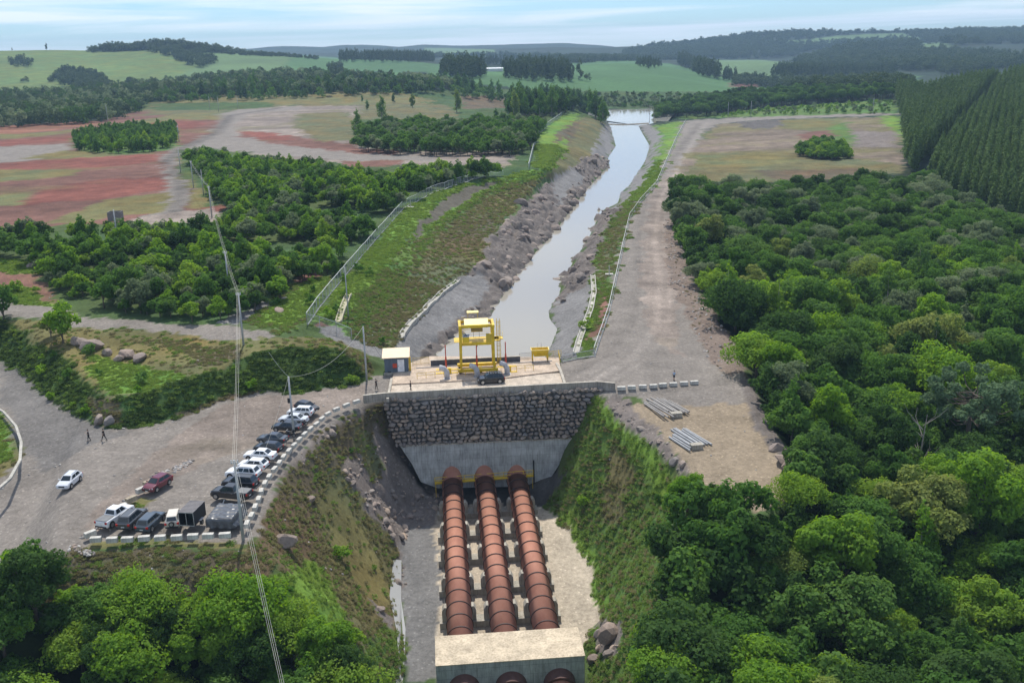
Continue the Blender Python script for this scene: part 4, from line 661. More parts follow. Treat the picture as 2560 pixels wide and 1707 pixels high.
# hut
u0_, v0_ = UV(962,934,.2); u1_, v1_ = UV(1021,927,.2); wd = u1_-u0_; dp = 3.4; hh = 2.75
t = thing('control_hut', LW((u0_+u1_)/2, (v0_+v1_)/2+dp/2, .2), TH, 'small slate blue hut with tan lean-to roof and pale door on the deck', 'hut'); MB().box((0, 0, hh/2-.1), (wd, dp, hh+.2)).build('wall', M_blue, t)
MB().box((0, -.05, hh+.28), (wd+.7, dp+.9, .12), rx=math.radians(7)).build('roof', M_roof, t); d_ = MB().box((wd*.20, -dp/2-.03, 1.2), (1.15, .06, 2.2)).build('door', M_white, t); MB().box((wd*.20-.45, -dp/2-.09, 1.15), (.06, .07, .2)).build('handle', M_black, d_)
MB().box((-wd*.06, -dp/2-.09, 1.25), (.7, .18, .75)).build('hose_cabinet', M_redp, t); MB().box((wd*.5+.3, -.9, 1.2), (.35, .35, 2.6)).build('yellow_column', M_yel, t); MB().box((-wd*.3, -dp/2-.06, .0), (.5, .12, .4)).build('floor_box', M_black, t); MB().box((0, -dp/2-.35, -.1), (wd+.3, .7, .3)).build('step', M_pier, t)
# ---------------------------------------------------------------- concrete blocks
bm_ = MB().box((0, 0, .3), (1.32, .58, .6)); BME = None
def block(px, py, rz, label, group, s=1.0, z=None, tex=None):
    global BME
    p = W(px, py, .62)
    if BME is None:
        o = bm_.build('concrete_block', M_bl, bevel=.025); BME = o
    else: o = BME.copy(); C.objects.link(o)
    o.location = (p[0], p[1], 0.0); o.rotation_euler = (rnd.uniform(-.01, .01), rnd.uniform(-.012, .012), rz+rnd.uniform(-.09, .09)); k = rnd.uniform(.95, 1.05); o.scale = (s*k, s, s*rnd.uniform(.95, 1.05)); tag(o, label, 'concrete block', group)
    if tex: o.material_slots[0].link = 'OBJECT'; o.material_slots[0].material = tex
ORD = ['first', 'second', 'third', 'fourth', 'fifth', 'sixth', 'seventh', 'eighth', 'ninth', 'tenth', 'eleventh', 'twelfth', 'thirteenth', 'fourteenth', 'fifteenth', 'sixteenth', 'seventeenth', 'eighteenth', 'nineteenth', 'twentieth', 'twenty-first', 'twenty-second']
z3 = lambda x, y: (200+x/5.113, 1230+y/5.113); z4 = lambda x, y: (500+x/4.9, 960+y/4.9); z5 = lambda x, y: (540+x/5.225, 1120+y/5.225)
rowA = [z3(*q) for q in ((197,570),(405,575),(602,568),(815,555),(1020,548),(1232,545),(1440,530),(1635,525),(1848,515))]
behind = ['below the white pickup', 'between the white pickup and the dark SUV', 'behind the dark grey SUV', 'behind the blue grey car', 'right of the blue grey car', 'behind the beige compact SUV', 'behind the black box trailer', 'behind the left edge of the tarp', 'behind the tarp covered load']
for i, q in enumerate(rowA): block(*q, .06, f'white concrete block {behind[i]}, {ORD[i]} in the bottom row', 'white concrete barrier blocks')
rowB = [z5(*q) for q in ((400,955),(458,850),(507,740),(553,640),(588,535),(635,435),(690,345),(760,245),(825,165))]+[z4(*q) for q in ((1022,865),(1087,790),(1150,725),(1215,655),(1280,590),(1352,525),(1425,465),(1492,400),(1565,340),(1667,285),(1790,235),(1915,190))]
for i, q in enumerate(rowB):
    a = W(*rowB[max(i-1, 0)], .6); b = W(*rowB[min(i+1, len(rowB)-1)], .6); block(*q, math.atan2(b[1]-a[1], b[0]-a[0]), f'white concrete block, {ORD[i]} from the near pole in the curved row', 'white concrete barrier blocks', .93)
for i, (x, y) in enumerate(((648,543),(744,537),(846,528),(946,523),(1034,514),(1132,505),(1232,499),(1328,490))): block(1380+x/3.733, 820+y/3.733, .1, f'white concrete block, {ORD[i]} from the parapet in the row right of the deck', 'white concrete barrier blocks', .98)
for i, (px, py, lb) in enumerate(((224.5,1328,'corner block at the left end of the car park, beside the white pickup'), (302.7,1261,'pale block in the grass ahead of the white pickup'), (327,1242,'weathered beige block second from the white pickup nose'), (352,1219,'weathered block just ahead of the dark red car'), (371,1201,'tan worn block beyond the dark red car'))):
    block(px, py, math.radians(52), lb, 'weathered blocks along the car park edge', 1.05, tex=[None, None, concrete('worn_concrete', (.42,.36,.27)), None, concrete('worn_concrete', (.42,.36,.27))][i])
# ---------------------------------------------------------------- poles and wires
def pole(px, py, h, label, z=None, arm=True, r=.17, lean=0, rz=.3, group='concrete power poles', trans=False):
    g = G(px, py) if z is None else W(px, py, z); t = thing('power_pole', g, rz, label, 'power pole', group)
    MB().tube([(0, 0, -.6), (0, 0, h)], [r*1.15, r*.72], 10).build('shaft', M_pole, t, smooth=True)
    if arm:
        MB().box((0, 0, h-.35), (.9, .12, .14)).build('crossarm', M_steel, t)
        for x in (-.36, -.1, .36): MB().tube([(x, 0, h-.28), (x, 0, h+.02)], .06, 6).build('insulator', M_white, t)
    if trans: MB().box((-.3, -.1, h-3.6), (.3, .3, .7)).build('meter_box', M_black, t)
    return g, h, rz
def cable(a, b, sag, label, r=.015, group='overhead wires', mat_=None):
    a, b = Vector(a), Vector(b); pts = [a+(b-a)*k-Vector((0, 0, sag*4*k*(1-k))) for k in np.linspace(0, 1, 17)]; o = MB().tube([p-a for p in pts], r, 5).build('overhead_wire', mat_ or M_wire, loc=a); return tag(o, label, 'wire', group)
def ptop(P, dx=0.0): g, h, rz = P; return np.array([g[0]+dx*math.cos(rz), g[1]+dx*math.sin(rz), g[2]+h-.02])
PB = pole(607,1339, 9.6, 'concrete power pole standing beside the tarp covered load at the car park corner', 0, rz=.1); PC = pole(735,1091, 9.3, 'tall grey pole among the parked cars', 0, arm=False, trans=True); PD = pole(917,951, 9.6, 'grey pole beside the blue hut and the road', 0, arm=False)
PA = pole(609,862, 9.4, 'concrete pole on the grassy terrace above the dark bank', rz=.2, trans=True); PE = pole(574,737, 9.2, 'concrete pole rising from the young wood behind the gravel path', rz=.3)
PF = pole(530,545, 9.2, 'pole on the gravel patch at the far edge of the young wood'); PG = pole(484,470, 9.5, 'tall thin pole beside the winding dirt track', r=.15); PH = pole(452,432, 9.5, 'pole at the corner of the young wood beside the track', arm=False, r=.15); PI = pole(509,488, 8.5, 'dark wooden pole between the track and the young wood', arm=False, r=.14)
PJ = pole(297,622, 10.0, 'pole in the wood in front of the grey water tank', arm=False); PK = pole(871,792, 10, 'slim dark pole beside the fence on the cut slope', arm=False, r=.12)
for px, py, h, lb in ((270,305,12,'distant pole at the edge of the red earth field'), (61,312,10,'distant pole leftmost, at the edge of the red field'), (525,276,11,'left of the three distant poles by the terrace scarp'), (547,280,11.5,'middle of the three distant poles by the terrace scarp'), (595,273,10,'right of the three distant poles by the terrace scarp'), (448,355,9,'distant pole where the track meets the red field'), (1820,295,12,'distant pole on the grass beyond the clearing, left one'), (1877,293,12,'distant pole on the grass beyond the clearing, right one'), (2182,285,11,'distant pole near the pine plantation')): pole(px, py, h, lb, arm=False, r=.16)
PZ = (WD(742, 1900, 62), 0, .1)
for i, dx in enumerate((-.22, -.04, .2)):
    nm = ['left', 'middle', 'right'][i]; cable(ptop(PA, dx), ptop(PB, dx), 1.2, f'{nm} pale wire from the terrace pole down to the car park corner pole'); e = WD(712+i*5, 1760, 78); cable(ptop(PB, dx), e, .6, f'{nm} wire running from the car park corner pole down over the trees', r=.016)
    cable(ptop(PE, dx), ptop(PA, dx), .7, f'{nm} wire between the wood pole and the terrace pole'); cable(ptop(PF, dx), ptop(PE, dx), 1.5, f'{nm} wire crossing the young wood from the gravel patch pole'); cable(ptop(PG, dx), ptop(PF, dx), .8, f'{nm} wire between the two poles beside the winding track')
cable(ptop(PC), ptop(PD), 2.2, 'sagging pale wire from the car park pole to the pole by the hut', .022); cable(ptop(PC), W(672,880,4.9), .3, 'thin dark wire from the car park pole up to the bank top', .014, mat_=M_steel); cable(ptop(PC), W(646,1165,1.2), .6, 'thin wire descending from the car park pole over the parked cars', .014); cable(ptop(PD), W(962,905,2.6), .3, 'short wire from the hut pole to the hut roof', .018, mat_=M_black)
# ---------------------------------------------------------------- fences, drains
def chain_mat():
    m, nt, p, o = mat_new('chain_link'); tr = N(nt, 'ShaderNodeBsdfTransparent'); mx = N(nt, 'ShaderNodeMixShader'); mx.inputs[0].default_value = .2
    p.inputs['Base Color'].default_value = (.4, .42, .42, 1); nt.links.new(tr.outputs[0], mx.inputs[1]); nt.links.new(p.outputs[0], mx.inputs[2]); nt.links.new(mx.outputs[0], o.inputs[0]); return m
M_chain = chain_mat(); M_post = mat('fence_post', (.45,.46,.46), .7)
def fence(pts, h, sp, label, curb=True, rr=.05):
    P = [G(x, y) for x, y, *_ in pts]; Q = []
    for a, b in zip(P[:-1], P[1:]):
        n = max(1, round(np.hypot(*(b-a)[:2])/sp)); Q += [a+(b-a)*k/n for k in range(n)]
    Q.append(P[-1]); Q = [np.array([q[0], q[1], float(hz(q[0], q[1]))]) for q in Q]; o = Q[0]; Q = [q-o for q in Q]; t = thing('chain_link_fence', o, 0, label, 'fence', 'chain link fences')
    for q in Q: MB().tube([q-[0, 0, .3], q+[0, 0, h]], .06, 5).build('post', M_post, t)
    mb = MB()
    for a, b in zip(Q[:-1], Q[1:]): mb.add([a+[0,0,.05], b+[0,0,.05], b+[0,0,h-.05], a+[0,0,h-.05]], [[0,1,2,3]])
    mb.build('wire_mesh', M_chain, t); MB().tube([q+[0, 0, h] for q in Q], rr, 5).build('top_rail', mat('rail_pale', (.62,.63,.6), .6), t)
    if curb: MB().tube([q+[.15, -.2, .12] for q in Q], .13, 4).build('kerb', M_bl, t)
fence(fence_l, 2.3, 2.9, 'long chain link fence curving along the top of the left cut slope', rr=.06); fence(fence_l2, 2.3, 4.5, 'farther fence climbing the crest beside the canal cut', False, .09)
fence([(768,812),(800,818),(842,832),(880,848)], 2.1, 3.2, 'short fence corner above the grey gully by the hut', False)
fence([(1485,888),(1522,780),(1559,610),(1574,545),(1602,505),(1642,462),(1664,410),(1692,345),(1714,305)], 1.5, 7.0, 'long fence beside the gravel road right of the canal', True, .06); fence([(1404,905),(1440,897),(1487,890)], 1.2, 2.5, 'low fence linking the deck to the gravel road', True, .05)
def drain(pts, wd, label, mat_=M_drain, h=.3):
    P = [Vector(G(x, y)) for x, y in pts]; Q = []
    for a, b in zip(P[:-1], P[1:]):
        n = max(1, int((b-a).length/1.6)); Q += [a+(b-a)*k/n for k in range(n)]
    Q.append(P[-1]); mb = MB(); rings = []
    for i, q in enumerate(Q):
        tg = (Q[min(i+1, len(Q)-1)]-Q[max(i-1, 0)]); tg.z = 0; tg.normalize(); nn = Vector((-tg.y, tg.x, 0)); z = float(hz(q.x, q.y))+.12; a = wd/2
        rings.append([Vector((q.x, q.y, z))+nn*x+Vector((0, 0, y)) for x, y in ((-a, -.6), (-a, h), (-a*.7, h), (-a*.55, .05), (a*.55, .05), (a*.7, h), (a, h), (a, -.6))])
    mb.loft(rings); return tag(mb.build('concrete_drain', mat_), label, 'drain', 'concrete drains')
drain([(1003,846),(1006,836),(1022,814),(1048,788),(1090,748),(1145,702)], 1.3, 'pale stepped concrete drain above the grey shotcrete left of the canal'); drain([(1440,885),(1446,860),(1459,823),(1478,770),(1485,732),(1482,690)], 1.2, 'curved pale concrete drain beside the right canal bank')
drain([(846,806),(852,785),(862,760),(872,738)], 1.3, 'short yellowish concrete chute down to the grey gully', concrete('chute_concrete', (.50,.46,.33)))
tag(MB().loft([[Vector(W(x, y, 0))+Vector((0, 0, z))+Vector(o) for z, o in ((-.2, (0,-.12,0)), (.12, (0,-.12,0)), (.12, (.05,.1,0)), (-.2, (.05,.1,0)))] for x, y in ((-40,868),(0,893),(60,937),(130,996),(200,1042),(270,1066),(312,1072))]).build('kerb', M_drain), 'long pale kerb edging the road below the left bank', 'kerb', 'road kerbs')
tag(MB().loft([[Vector(W(x, y, 0))+Vector((0, 0, z))+Vector(o) for z, o in ((-.2, (-.2,0,0)), (.08, (-.2,0,0)), (.08, (.22,0,0)), (-.2, (.22,0,0)))] for x, y in ((-30,1005),(10,1030),(40,1065),(53,1105),(50,1150),(25,1195),(-20,1235))]).build('kerb', M_drain), 'curved pale kerb round the grass island at the left photo edge', 'kerb', 'road kerbs')
# ---------------------------------------------------------------- steel bundles, tank, markers, boulders
def bundle(c, n, ln, rz, label, seed):
    g = W(*c, -1.2); g[2] = float(hz(g[0], g[1])); R = random.Random(seed)
    t = thing('pipe_stack', g, rz, label, 'pipe stack', 'stacks of grey pipes on the sand yard')
    for i in range(n):
        x = (i-n/2)*.42+R.uniform(-.1, .1); o_ = R.uniform(-1, 1); l = ln*R.uniform(.75, 1.05); MB().tube([(x, o_-l/2, .2), (x+R.uniform(-.2, .2), o_+l/2, .2)], .15, 7).build('pipe', mat('weathered_pole', (.30,.28,.26), .8) if seed < 5 else mat('weathered_steel', (.33,.34,.35), .7), t)
    return t
a = W(1640,1015,-1.2); b = W(1695,1037,-1.2); an = math.atan2(W(1690,1030,-1.2)[1]-W(1640,1000,-1.2)[1], W(1690,1030,-1.2)[0]-W(1640,1000,-1.2)[0])-math.pi/2
bundle((1658,1024), 11, 7.5, an, 'pile of long weathered grey posts on the sand nearest the white blocks', 2); bundle((1722,1090), 6, 7.5, an, 'row of long grey steel bars in the lower stack on the sand', 6); bundle((1700,1100), 5, 6.0, an, 'shorter grey steel bars left in the lower stack on the sand', 7)
for px, py, lb in ((1690,1044,'dark grey crate at the end of the weathered post pile'), (1741,1117,'low bundle of cut bars below the steel stack')):
    g = W(px, py, -1.3); g[2] = float(hz(g[0], g[1])); tag(MB().box((0, 0, .35), (1.7, 1.0, .7)).box((0, 0, .72), (1.8, 1.05, .06)).build('crate', M_pier, loc=g, rz=.2, bevel=.03), lb, 'crate', 'crates on the sand yard')
g = G(290,550); t = thing('water_tank', g, .1,  'dark grey open concrete tank at the edge of the red field', 'tank'); mb = MB()
for s in (-1, 1): mb.box((s*2.9, 0, 1.5), (.3, 5, 3.2)); mb.box((0, s*2.5, 1.5), (6.1, .3, 3.2))
t.scale = (.6, .6, .8); mb.build('wall', mat('tank_concrete', (.20,.19,.18), .9), t); MB().box((0, 0, .4), (5.5, 4.7, .3)).build('floor', M_dark, t)
for px, py, lb in ((1027,519,'small white survey marker on the bright grass by the fence'), (1523,687,'small white survey marker on the red patch beside the gravel road')):
    g = G(px, py); t = thing('survey_marker', g, 0, lb, 'marker', 'white survey markers'); MB().box((0, 0, .12), (1.9, 1.2, .3)).build('base', M_bl, t); MB().tube([(0, 0, .2), (0, 0, 2.3)], .12, 6).build('post', M_bl, t)
for q in ((190,858,3.2,2.2,1.7,'leftmost brown boulder of the row on the terrace'),(208,862,3.0,2.4,1.8,'reddish brown boulder second in the terrace row'),(231,874,4.3,2.6,2.3,'largest round topped boulder of the terrace row'),(268,888,2.0,1.8,1.6,'small dark boulder half hidden in the terrace grass'),(297,901,2.0,1.8,1.5,'small boulder left of the two end boulders on the terrace'),(318,892,3.6,2.6,2.1,'upright grey boulder near the right end of the terrace row'),(348,902,4.0,2.2,1.8,'flat pale boulder at the right end of the terrace row'),
    (655,1368,0,0,0,''),(716,1366,3.0,2.5,2.3,'big reddish boulder on the brown slope below the car park'),(776,1252,1.5,1.3,1.1,'small tan boulder on the slope beside the pale scree'),(1958,1158,2.8,2.2,2.2,'round brown boulder at the lower right corner of the sand yard'),(1968,1172,2.2,1.5,1.5,'grey angular boulder at the sand yard corner'),(1522,1600,3.2,2.6,3.0,'big grey rock outcrop at the foot of the right slope'),(1482,1655,1.8,1.4,1.3,'pale rock beside the anchor block'),(700,778,4.2,2.0,.9,'flat brown slab lying in the bright bushes'),(76,668,2.0,1.6,1.4,'pale boulder at the edge of the young wood far left')):
    if q[2]: boulder(*q)
for q in ((247,1060,2.2,1.4,2.3,'tall brown rock block in the nose of the bank, left one'),(274,1063,1.7,1.4,2.0,'tall brown rock block in the nose of the bank, right one')): boulder(*q, mat_=M_stone)
# ---------------------------------------------------------------- foliage
def leaf_mat(name, cols, trans=.5):
    m, nt, p, o = mat_new(name); L = nt.links.new; oi = N(nt, 'ShaderNodeObjectInfo'); at = N(nt, 'ShaderNodeAttribute', attribute_name='tint')
    r = N(nt, 'ShaderNodeValToRGB'); e = r.color_ramp.elements
    while len(e) < len(cols): e.new(.5)
    for i, c in enumerate(cols): e[i].position = i/(len(cols)-1); e[i].color = (*c, 1)
    ml = N(nt, 'ShaderNodeMath', operation='MULTIPLY_ADD'); ml.inputs[1].default_value = .62; a2 = N(nt, 'ShaderNodeMath', operation='MULTIPLY'); a2.inputs[1].default_value = .38
    L(at.outputs['Fac'], a2.inputs[0]); L(oi.outputs['Random'], ml.inputs[0]); L(a2.outputs[0], ml.inputs[2]); L(ml.outputs[0], r.inputs[0])
    L(r.outputs[0], p.inputs['Base Color']); setin(p, Roughness=.7); p.inputs['Specular IOR Level'].default_value = .08
    t = N(nt, 'ShaderNodeBsdfTranslucent'); h = N(nt, 'ShaderNodeHueSaturation'); setin(h, Hue=.485, Saturation=1.1, Value=1.35); L(r.outputs[0], h.inputs['Color']); L(h.outputs[0], t.inputs[0])
    mx = N(nt, 'ShaderNodeMixShader'); mx.inputs[0].default_value = trans; L(p.outputs[0], mx.inputs[1]); L(t.outputs[0], mx.inputs[2]); L(mx.outputs[0], o.inputs[0]); MATS[name] = m; return m
LM = dict(dark=leaf_mat('dark_leaves', [(0.032,0.075,0.018),(0.054,0.116,0.026),(0.076,0.141,0.038)]), mid=leaf_mat('green_leaves', [(0.054,0.132,0.024),(0.090,0.190,0.035),(0.122,0.215,0.053)]),
          bright=leaf_mat('bright_leaves', [(0.118,0.248,0.026),(0.172,0.305,0.038),(0.216,0.314,0.052)]), grey=leaf_mat('grey_green_leaves', [(0.118,0.165,0.081),(0.162,0.215,0.110),(0.198,0.239,0.132)]),
          olive=leaf_mat('olive_leaves', [(0.144,0.220,0.049),(0.192,0.259,0.064),(0.228,0.264,0.083)]), pine=leaf_mat('pine_needles', [(0.077,0.134,0.035),(0.102,0.167,0.046),(0.127,0.188,0.057)], .2),
          blue=leaf_mat('far_leaves', [(0.040,0.073,0.026),(0.061,0.099,0.035),(0.086,0.123,0.047)], .25), lime=leaf_mat('lime_grass_blades', [(.13,.23,.035),(.175,.27,.042),(.20,.27,.06)], .4), grass=leaf_mat('grass_blades', [(.10,.185,.032),(.14,.22,.04),(.17,.225,.055)], .4), drygrass=leaf_mat('dry_grass_blades', [(.165,.15,.07),(.205,.185,.085),(.15,.175,.055)], .4), darkgrass=leaf_mat('dark_grass_blades', [(.05,.095,.022),(.068,.12,.028),(.09,.13,.038)], .5))
M_bark = mat('bark', (.13,.105,.08), .95, scale=3); M_barkp = mat('pale_bark', (.36,.32,.27), .9)
def leaves(name, C_, Rr, n, size, R, up=.25, spread=.55, sq=.8, asp=(.7, 1.3)):
    """leaf clumps: n small quads over the lobes C_ (centres) of radii Rr"""
    C_ = np.array(C_, float); Rr = np.array(Rr, float); w_ = Rr**2; k = R.choice(len(C_), n, p=w_/w_.sum()); d = R.normal(size=(n, 3)); d[:, 2] += up; d /= np.linalg.norm(d, axis=1)[:, None]
    ph = R.uniform(0, 6.28, (len(C_), 3)); bl = np.sin(d[:, 0]*4.3+ph[k, 0])*np.sin(d[:, 1]*4.1+ph[k, 1])*np.sin(d[:, 2]*3.7+ph[k, 2]); rad = Rr[k]*(1-np.abs(R.normal(size=n))*.2+.42*bl); c = C_[k]+d*rad[:, None]*np.array([1, 1, sq]); nn = d+R.normal(size=(n, 3))*spread+[0, 0, .35]; nn /= np.linalg.norm(nn, axis=1)[:, None]
    a = np.cross(nn, R.normal(size=(n, 3))); a /= np.linalg.norm(a, axis=1)[:, None]; b = np.cross(nn, a); s = size*R.uniform(asp[0], asp[1], n)[:, None]*.5; b = b*R.uniform(.5, .9, n)[:, None]
    V = np.stack([c-a*s, c-b*s+nn*s*.25, c+a*s, c+b*s+nn*s*.25], 1).reshape(-1, 3); me = np_mesh(name, V, np.arange(n*4).reshape(n, 4))
    lt = R.uniform(0, 1, len(C_)); tint = np.clip(np.repeat(lt[k]*.7+R.uniform(0, .3, n), 4), 0, 1); me.attributes.new('tint', 'FLOAT', 'POINT').data.foreach_set('value', tint.astype(np.float32)); return me
def lobes_round(R, rad, h, base, n=20, flat=.75):
    C_, Rr = [], []
    for i in range(n):
        th = R.uniform(0, 2*math.pi); u = R.uniform(-.25, 1); rr = math.sqrt(max(0, 1-u*u*.85))*rad*R.uniform(.45, .92)
        C_.append((rr*math.cos(th), rr*math.sin(th), base+(h-base)*(.42+.42*u)+R.uniform(-.3, .3))); Rr.append(rad*R.uniform(.15, .44))
    C_.append((0, 0, base+(h-base)*.5)); Rr.append(rad*.62); return C_, Rr
def lobes_tall(R, rad, h, base, n=16):
    C_, Rr = [], []
    for i in range(n):
        f = (i+.5)/n; z = base+(h-base)*f; k = math.sin(math.pi*min(1, f*.8+.22))*rad; th = R.uniform(0, 6.28); C_.append((k*.55*math.cos(th), k*.55*math.sin(th), z)); Rr.append(k*R.uniform(.45, .62)+.25)
    return C_, Rr
def lobes_cone(R, rad, h, base, n=18):
    C_, Rr = [], []
    for i in range(n):
        f = (i+.5)/n; z = base+(h-base)*f; k = rad*(1-f)**.7+.2; th = i*2.4; C_.append((k*.42*math.cos(th), k*.42*math.sin(th), z)); Rr.append(k*.58+.12)
    return C_, Rr
def trunk_mesh(name, h, r, R, lobes=None, m_=None):
    mb = MB(); mb.tube([(0, 0, -1.2), (R.uniform(-.1, .1), R.uniform(-.1, .1), h*.4), (R.uniform(-.25, .25), R.uniform(-.25, .25), h*.72)], [r*1.3, r, r*.5], 7)
    if lobes:
        for c in lobes[:9]: mb.tube([(0, 0, h*R.uniform(.2, .5)), (c[0]*.5, c[1]*.5, c[2]*.75), (c[0]*.85, c[1]*.85, c[2])], [r*.5, r*.3, r*.12], 5)
    return mb.mesh(name, m_ or M_bark, True)
PROTO = {}
def proto(kind, i, fn):
    R = np.random.RandomState(100+i*13+sum(map(ord, kind))); PROTO.setdefault(kind, []).append(fn(R))
for i in range(6):
    def f(R, i=i):
        rad = [4.6, 5.2, 4.0, 4.8, 5.6, 3.8][i]; h = [10, 9.0, 11.5, 10.5, 8.8, 12.5][i]; b = h*[.3, .36, .22, .32, .38, .2][i]; l = lobes_round(R, rad, h, b, [26, 34, 20, 30, 38, 18][i]); return leaves('crown', *l, 8200, .41, R, spread=.62), trunk_mesh('trunk', h, .22, R, l[0])
    proto('round', i, f)
for i in range(4):
    def f(R, i=i): l = lobes_round(R, 1.9+.25*i, 4.4+.4*i, .9, 12); return leaves('crown', *l, 1500, .42, R), trunk_mesh('trunk', 4, .10, R, l[0])
    proto('young', i, f)
for i in range(3):
    def f(R, i=i): l = lobes_tall(R, 1.35+.2*i, 5.6+.7*i, .6, 12); return leaves('crown', *l, 1300, .42, R, up=.5), trunk_mesh('trunk', 5, .09, R, None)
    proto('spire', i, f)
for i in range(3):
    def f(R, i=i): l = lobes_cone(R, 2.3+.2*i, 15+i, 3.5, 18); return leaves('crown', *l, 1500, .62, R, up=.7, sq=.9), trunk_mesh('trunk', 15, .16, R, None)
    proto('pine', i, f)
for i in range(3):
    def f(R, i=i): l = lobes_tall(R, 3.3+.4*i, 18+2*i, 3.0, 18); return leaves('crown', *l, 2200, .75, R), trunk_mesh('trunk', 18, .25, R, l[0][::3], M_barkp)
    proto('tall', i, f)
for i in range(4):
    def f(R, i=i): l = lobes_round(R, 5.4+.3*i, 10+i, -3.0, 14); return leaves('crown', *l, 620, 1.15, R), None
    proto('far', i, f)
for i in range(2):
    def f(R, i=i): l = lobes_tall(R, 3.8, 22+2*i, 1.5, 14); return leaves('crown', *l, 560, 1.3, R), None
    proto('fartall', i, f)
for i in range(3):
    def f(R, i=i): l = lobes_round(R, .95, 1.3, .1, 9); return leaves('bush', *l, 340, .26, R, up=.5), None
    proto('bush', i, f)
for i in range(3):
    def f(R, i=i):
        n = 52; th = R.uniform(0, 6.28, n); rr = np.sqrt(R.uniform(0, 1, n))*.62; c = np.stack([rr*np.cos(th), rr*np.sin(th), R.uniform(.02, .34, n)*(1.1-rr)], 1)
        nn = np.array([0, 0, 1.0])+R.normal(size=(n, 3))*.42+np.stack([np.cos(th), np.sin(th), th*0], 1)*.25; nn /= np.linalg.norm(nn, axis=1)[:, None]; g_ = np.cross(nn, R.normal(size=(n, 3))); g_ /= np.linalg.norm(g_, axis=1)[:, None]; w_ = np.cross(nn, g_)*R.uniform(.04, .09, n)[:, None]; g_ *= R.uniform(.16, .34, n)[:, None]
        V = np.stack([c-g_, c-w_, c+g_, c+w_], 1).reshape(-1, 3); me = np_mesh('tuft', V, np.arange(n*4).reshape(n, 4)); me.attributes.new('tint', 'FLOAT', 'POINT').data.foreach_set('value', np.repeat(R.uniform(0, 1, n), 4).astype(np.float32)); return me, None
    proto('tuft', i, f)
for i in range(5):
    def f(R, i=i): return MB().add(rock(R, 1.4, 1.0, .9, 6), ICF).mesh('stone', None), None
    proto('stone', i, f)
VAR = {}
def crown_var(kind, i, col):
    k = (kind, i, col)
    if k not in VAR:
        me = PROTO[kind][i][0].copy(); me.materials.clear(); me.materials.append(LM[col] if col in LM else MATS[col]); VAR[k] = me
    return VAR[k]
def tree(name, kind, i, col, loc, s, rz, label, cat, group, sz=1.0, part='crown'):
    t = thing(name, loc, rz, label, cat, group); t.scale = (s, s, s*sz); c = link(part, crown_var(kind, i, col), t)
    if PROTO[kind][i][1]: link('trunk', PROTO[kind][i][1], t)
    return t
GNG = {}
def stuff(name, P, S, kinds, label, cat, tilt=False):
    """ground cover and far woods that nobody could count: ONE object scattering (shape, colour) variants"""
    P = np.asarray(P, float)
    if not len(P): return
    me = bpy.data.meshes.new(name); me.vertices.add(len(P)); me.vertices.foreach_set('co', P.astype(np.float32).ravel())
    me.attributes.new('sc', 'FLOAT', 'POINT').data.foreach_set('value', np.asarray(S, np.float32)); me.attributes.new('rz', 'FLOAT', 'POINT').data.foreach_set('value', NR.uniform(0, 6.28, len(P)).astype(np.float32))
    me.attributes.new('pi', 'INT', 'POINT').data.foreach_set('value', NR.randint(0, 64, len(P)).astype(np.int32)); o = link(name, me); tag(o, label, cat, kind='stuff')
    col = bpy.data.collections.new(name+'_forms')
    for kd, cl in kinds:
        for i in range(len(PROTO[kd])): col.objects.link(bpy.data.objects.new(name+'_form', crown_var(kd, i, cl)))
    g = bpy.data.node_groups.new(name+'_scatter', 'GeometryNodeTree'); g.interface.new_socket('Geometry', in_out='INPUT', socket_type='NodeSocketGeometry'); g.interface.new_socket('Geometry', in_out='OUTPUT', socket_type='NodeSocketGeometry')
    gi = g.nodes.new('NodeGroupInput'); go = g.nodes.new('NodeGroupOutput'); ip = g.nodes.new('GeometryNodeInstanceOnPoints'); ci = g.nodes.new('GeometryNodeCollectionInfo'); ci.inputs[0].default_value = col; ci.inputs[1].default_value = True; ci.inputs[2].default_value = True
    ip.inputs['Pick Instance'].default_value = True; L = g.links.new; L(gi.outputs[0], ip.inputs[0]); L(ci.outputs[0], ip.inputs['Instance'])
    def na(n, t):
        q = g.nodes.new('GeometryNodeInputNamedAttribute'); q.data_type = t; q.inputs[0].default_value = n; return q.outputs[0]
    md = g.nodes.new('ShaderNodeMath'); md.operation = 'MODULO'; md.inputs[1].default_value = len(col.objects); L(na('pi', 'INT'), md.inputs[0]); L(md.outputs[0], ip.inputs['Instance Index'])
    cx = g.nodes.new('ShaderNodeCombineXYZ'); rz_ = na('rz', 'FLOAT'); L(rz_, cx.inputs[2])
    if tilt: L(rz_, cx.inputs[0])
    L(cx.outputs[0], ip.inputs['Rotation']); L(na('sc', 'FLOAT'), ip.inputs['Scale']); L(ip.outputs[0], go.inputs[0]); o.modifiers.new('scatter', 'NODES').node_group = g; return o
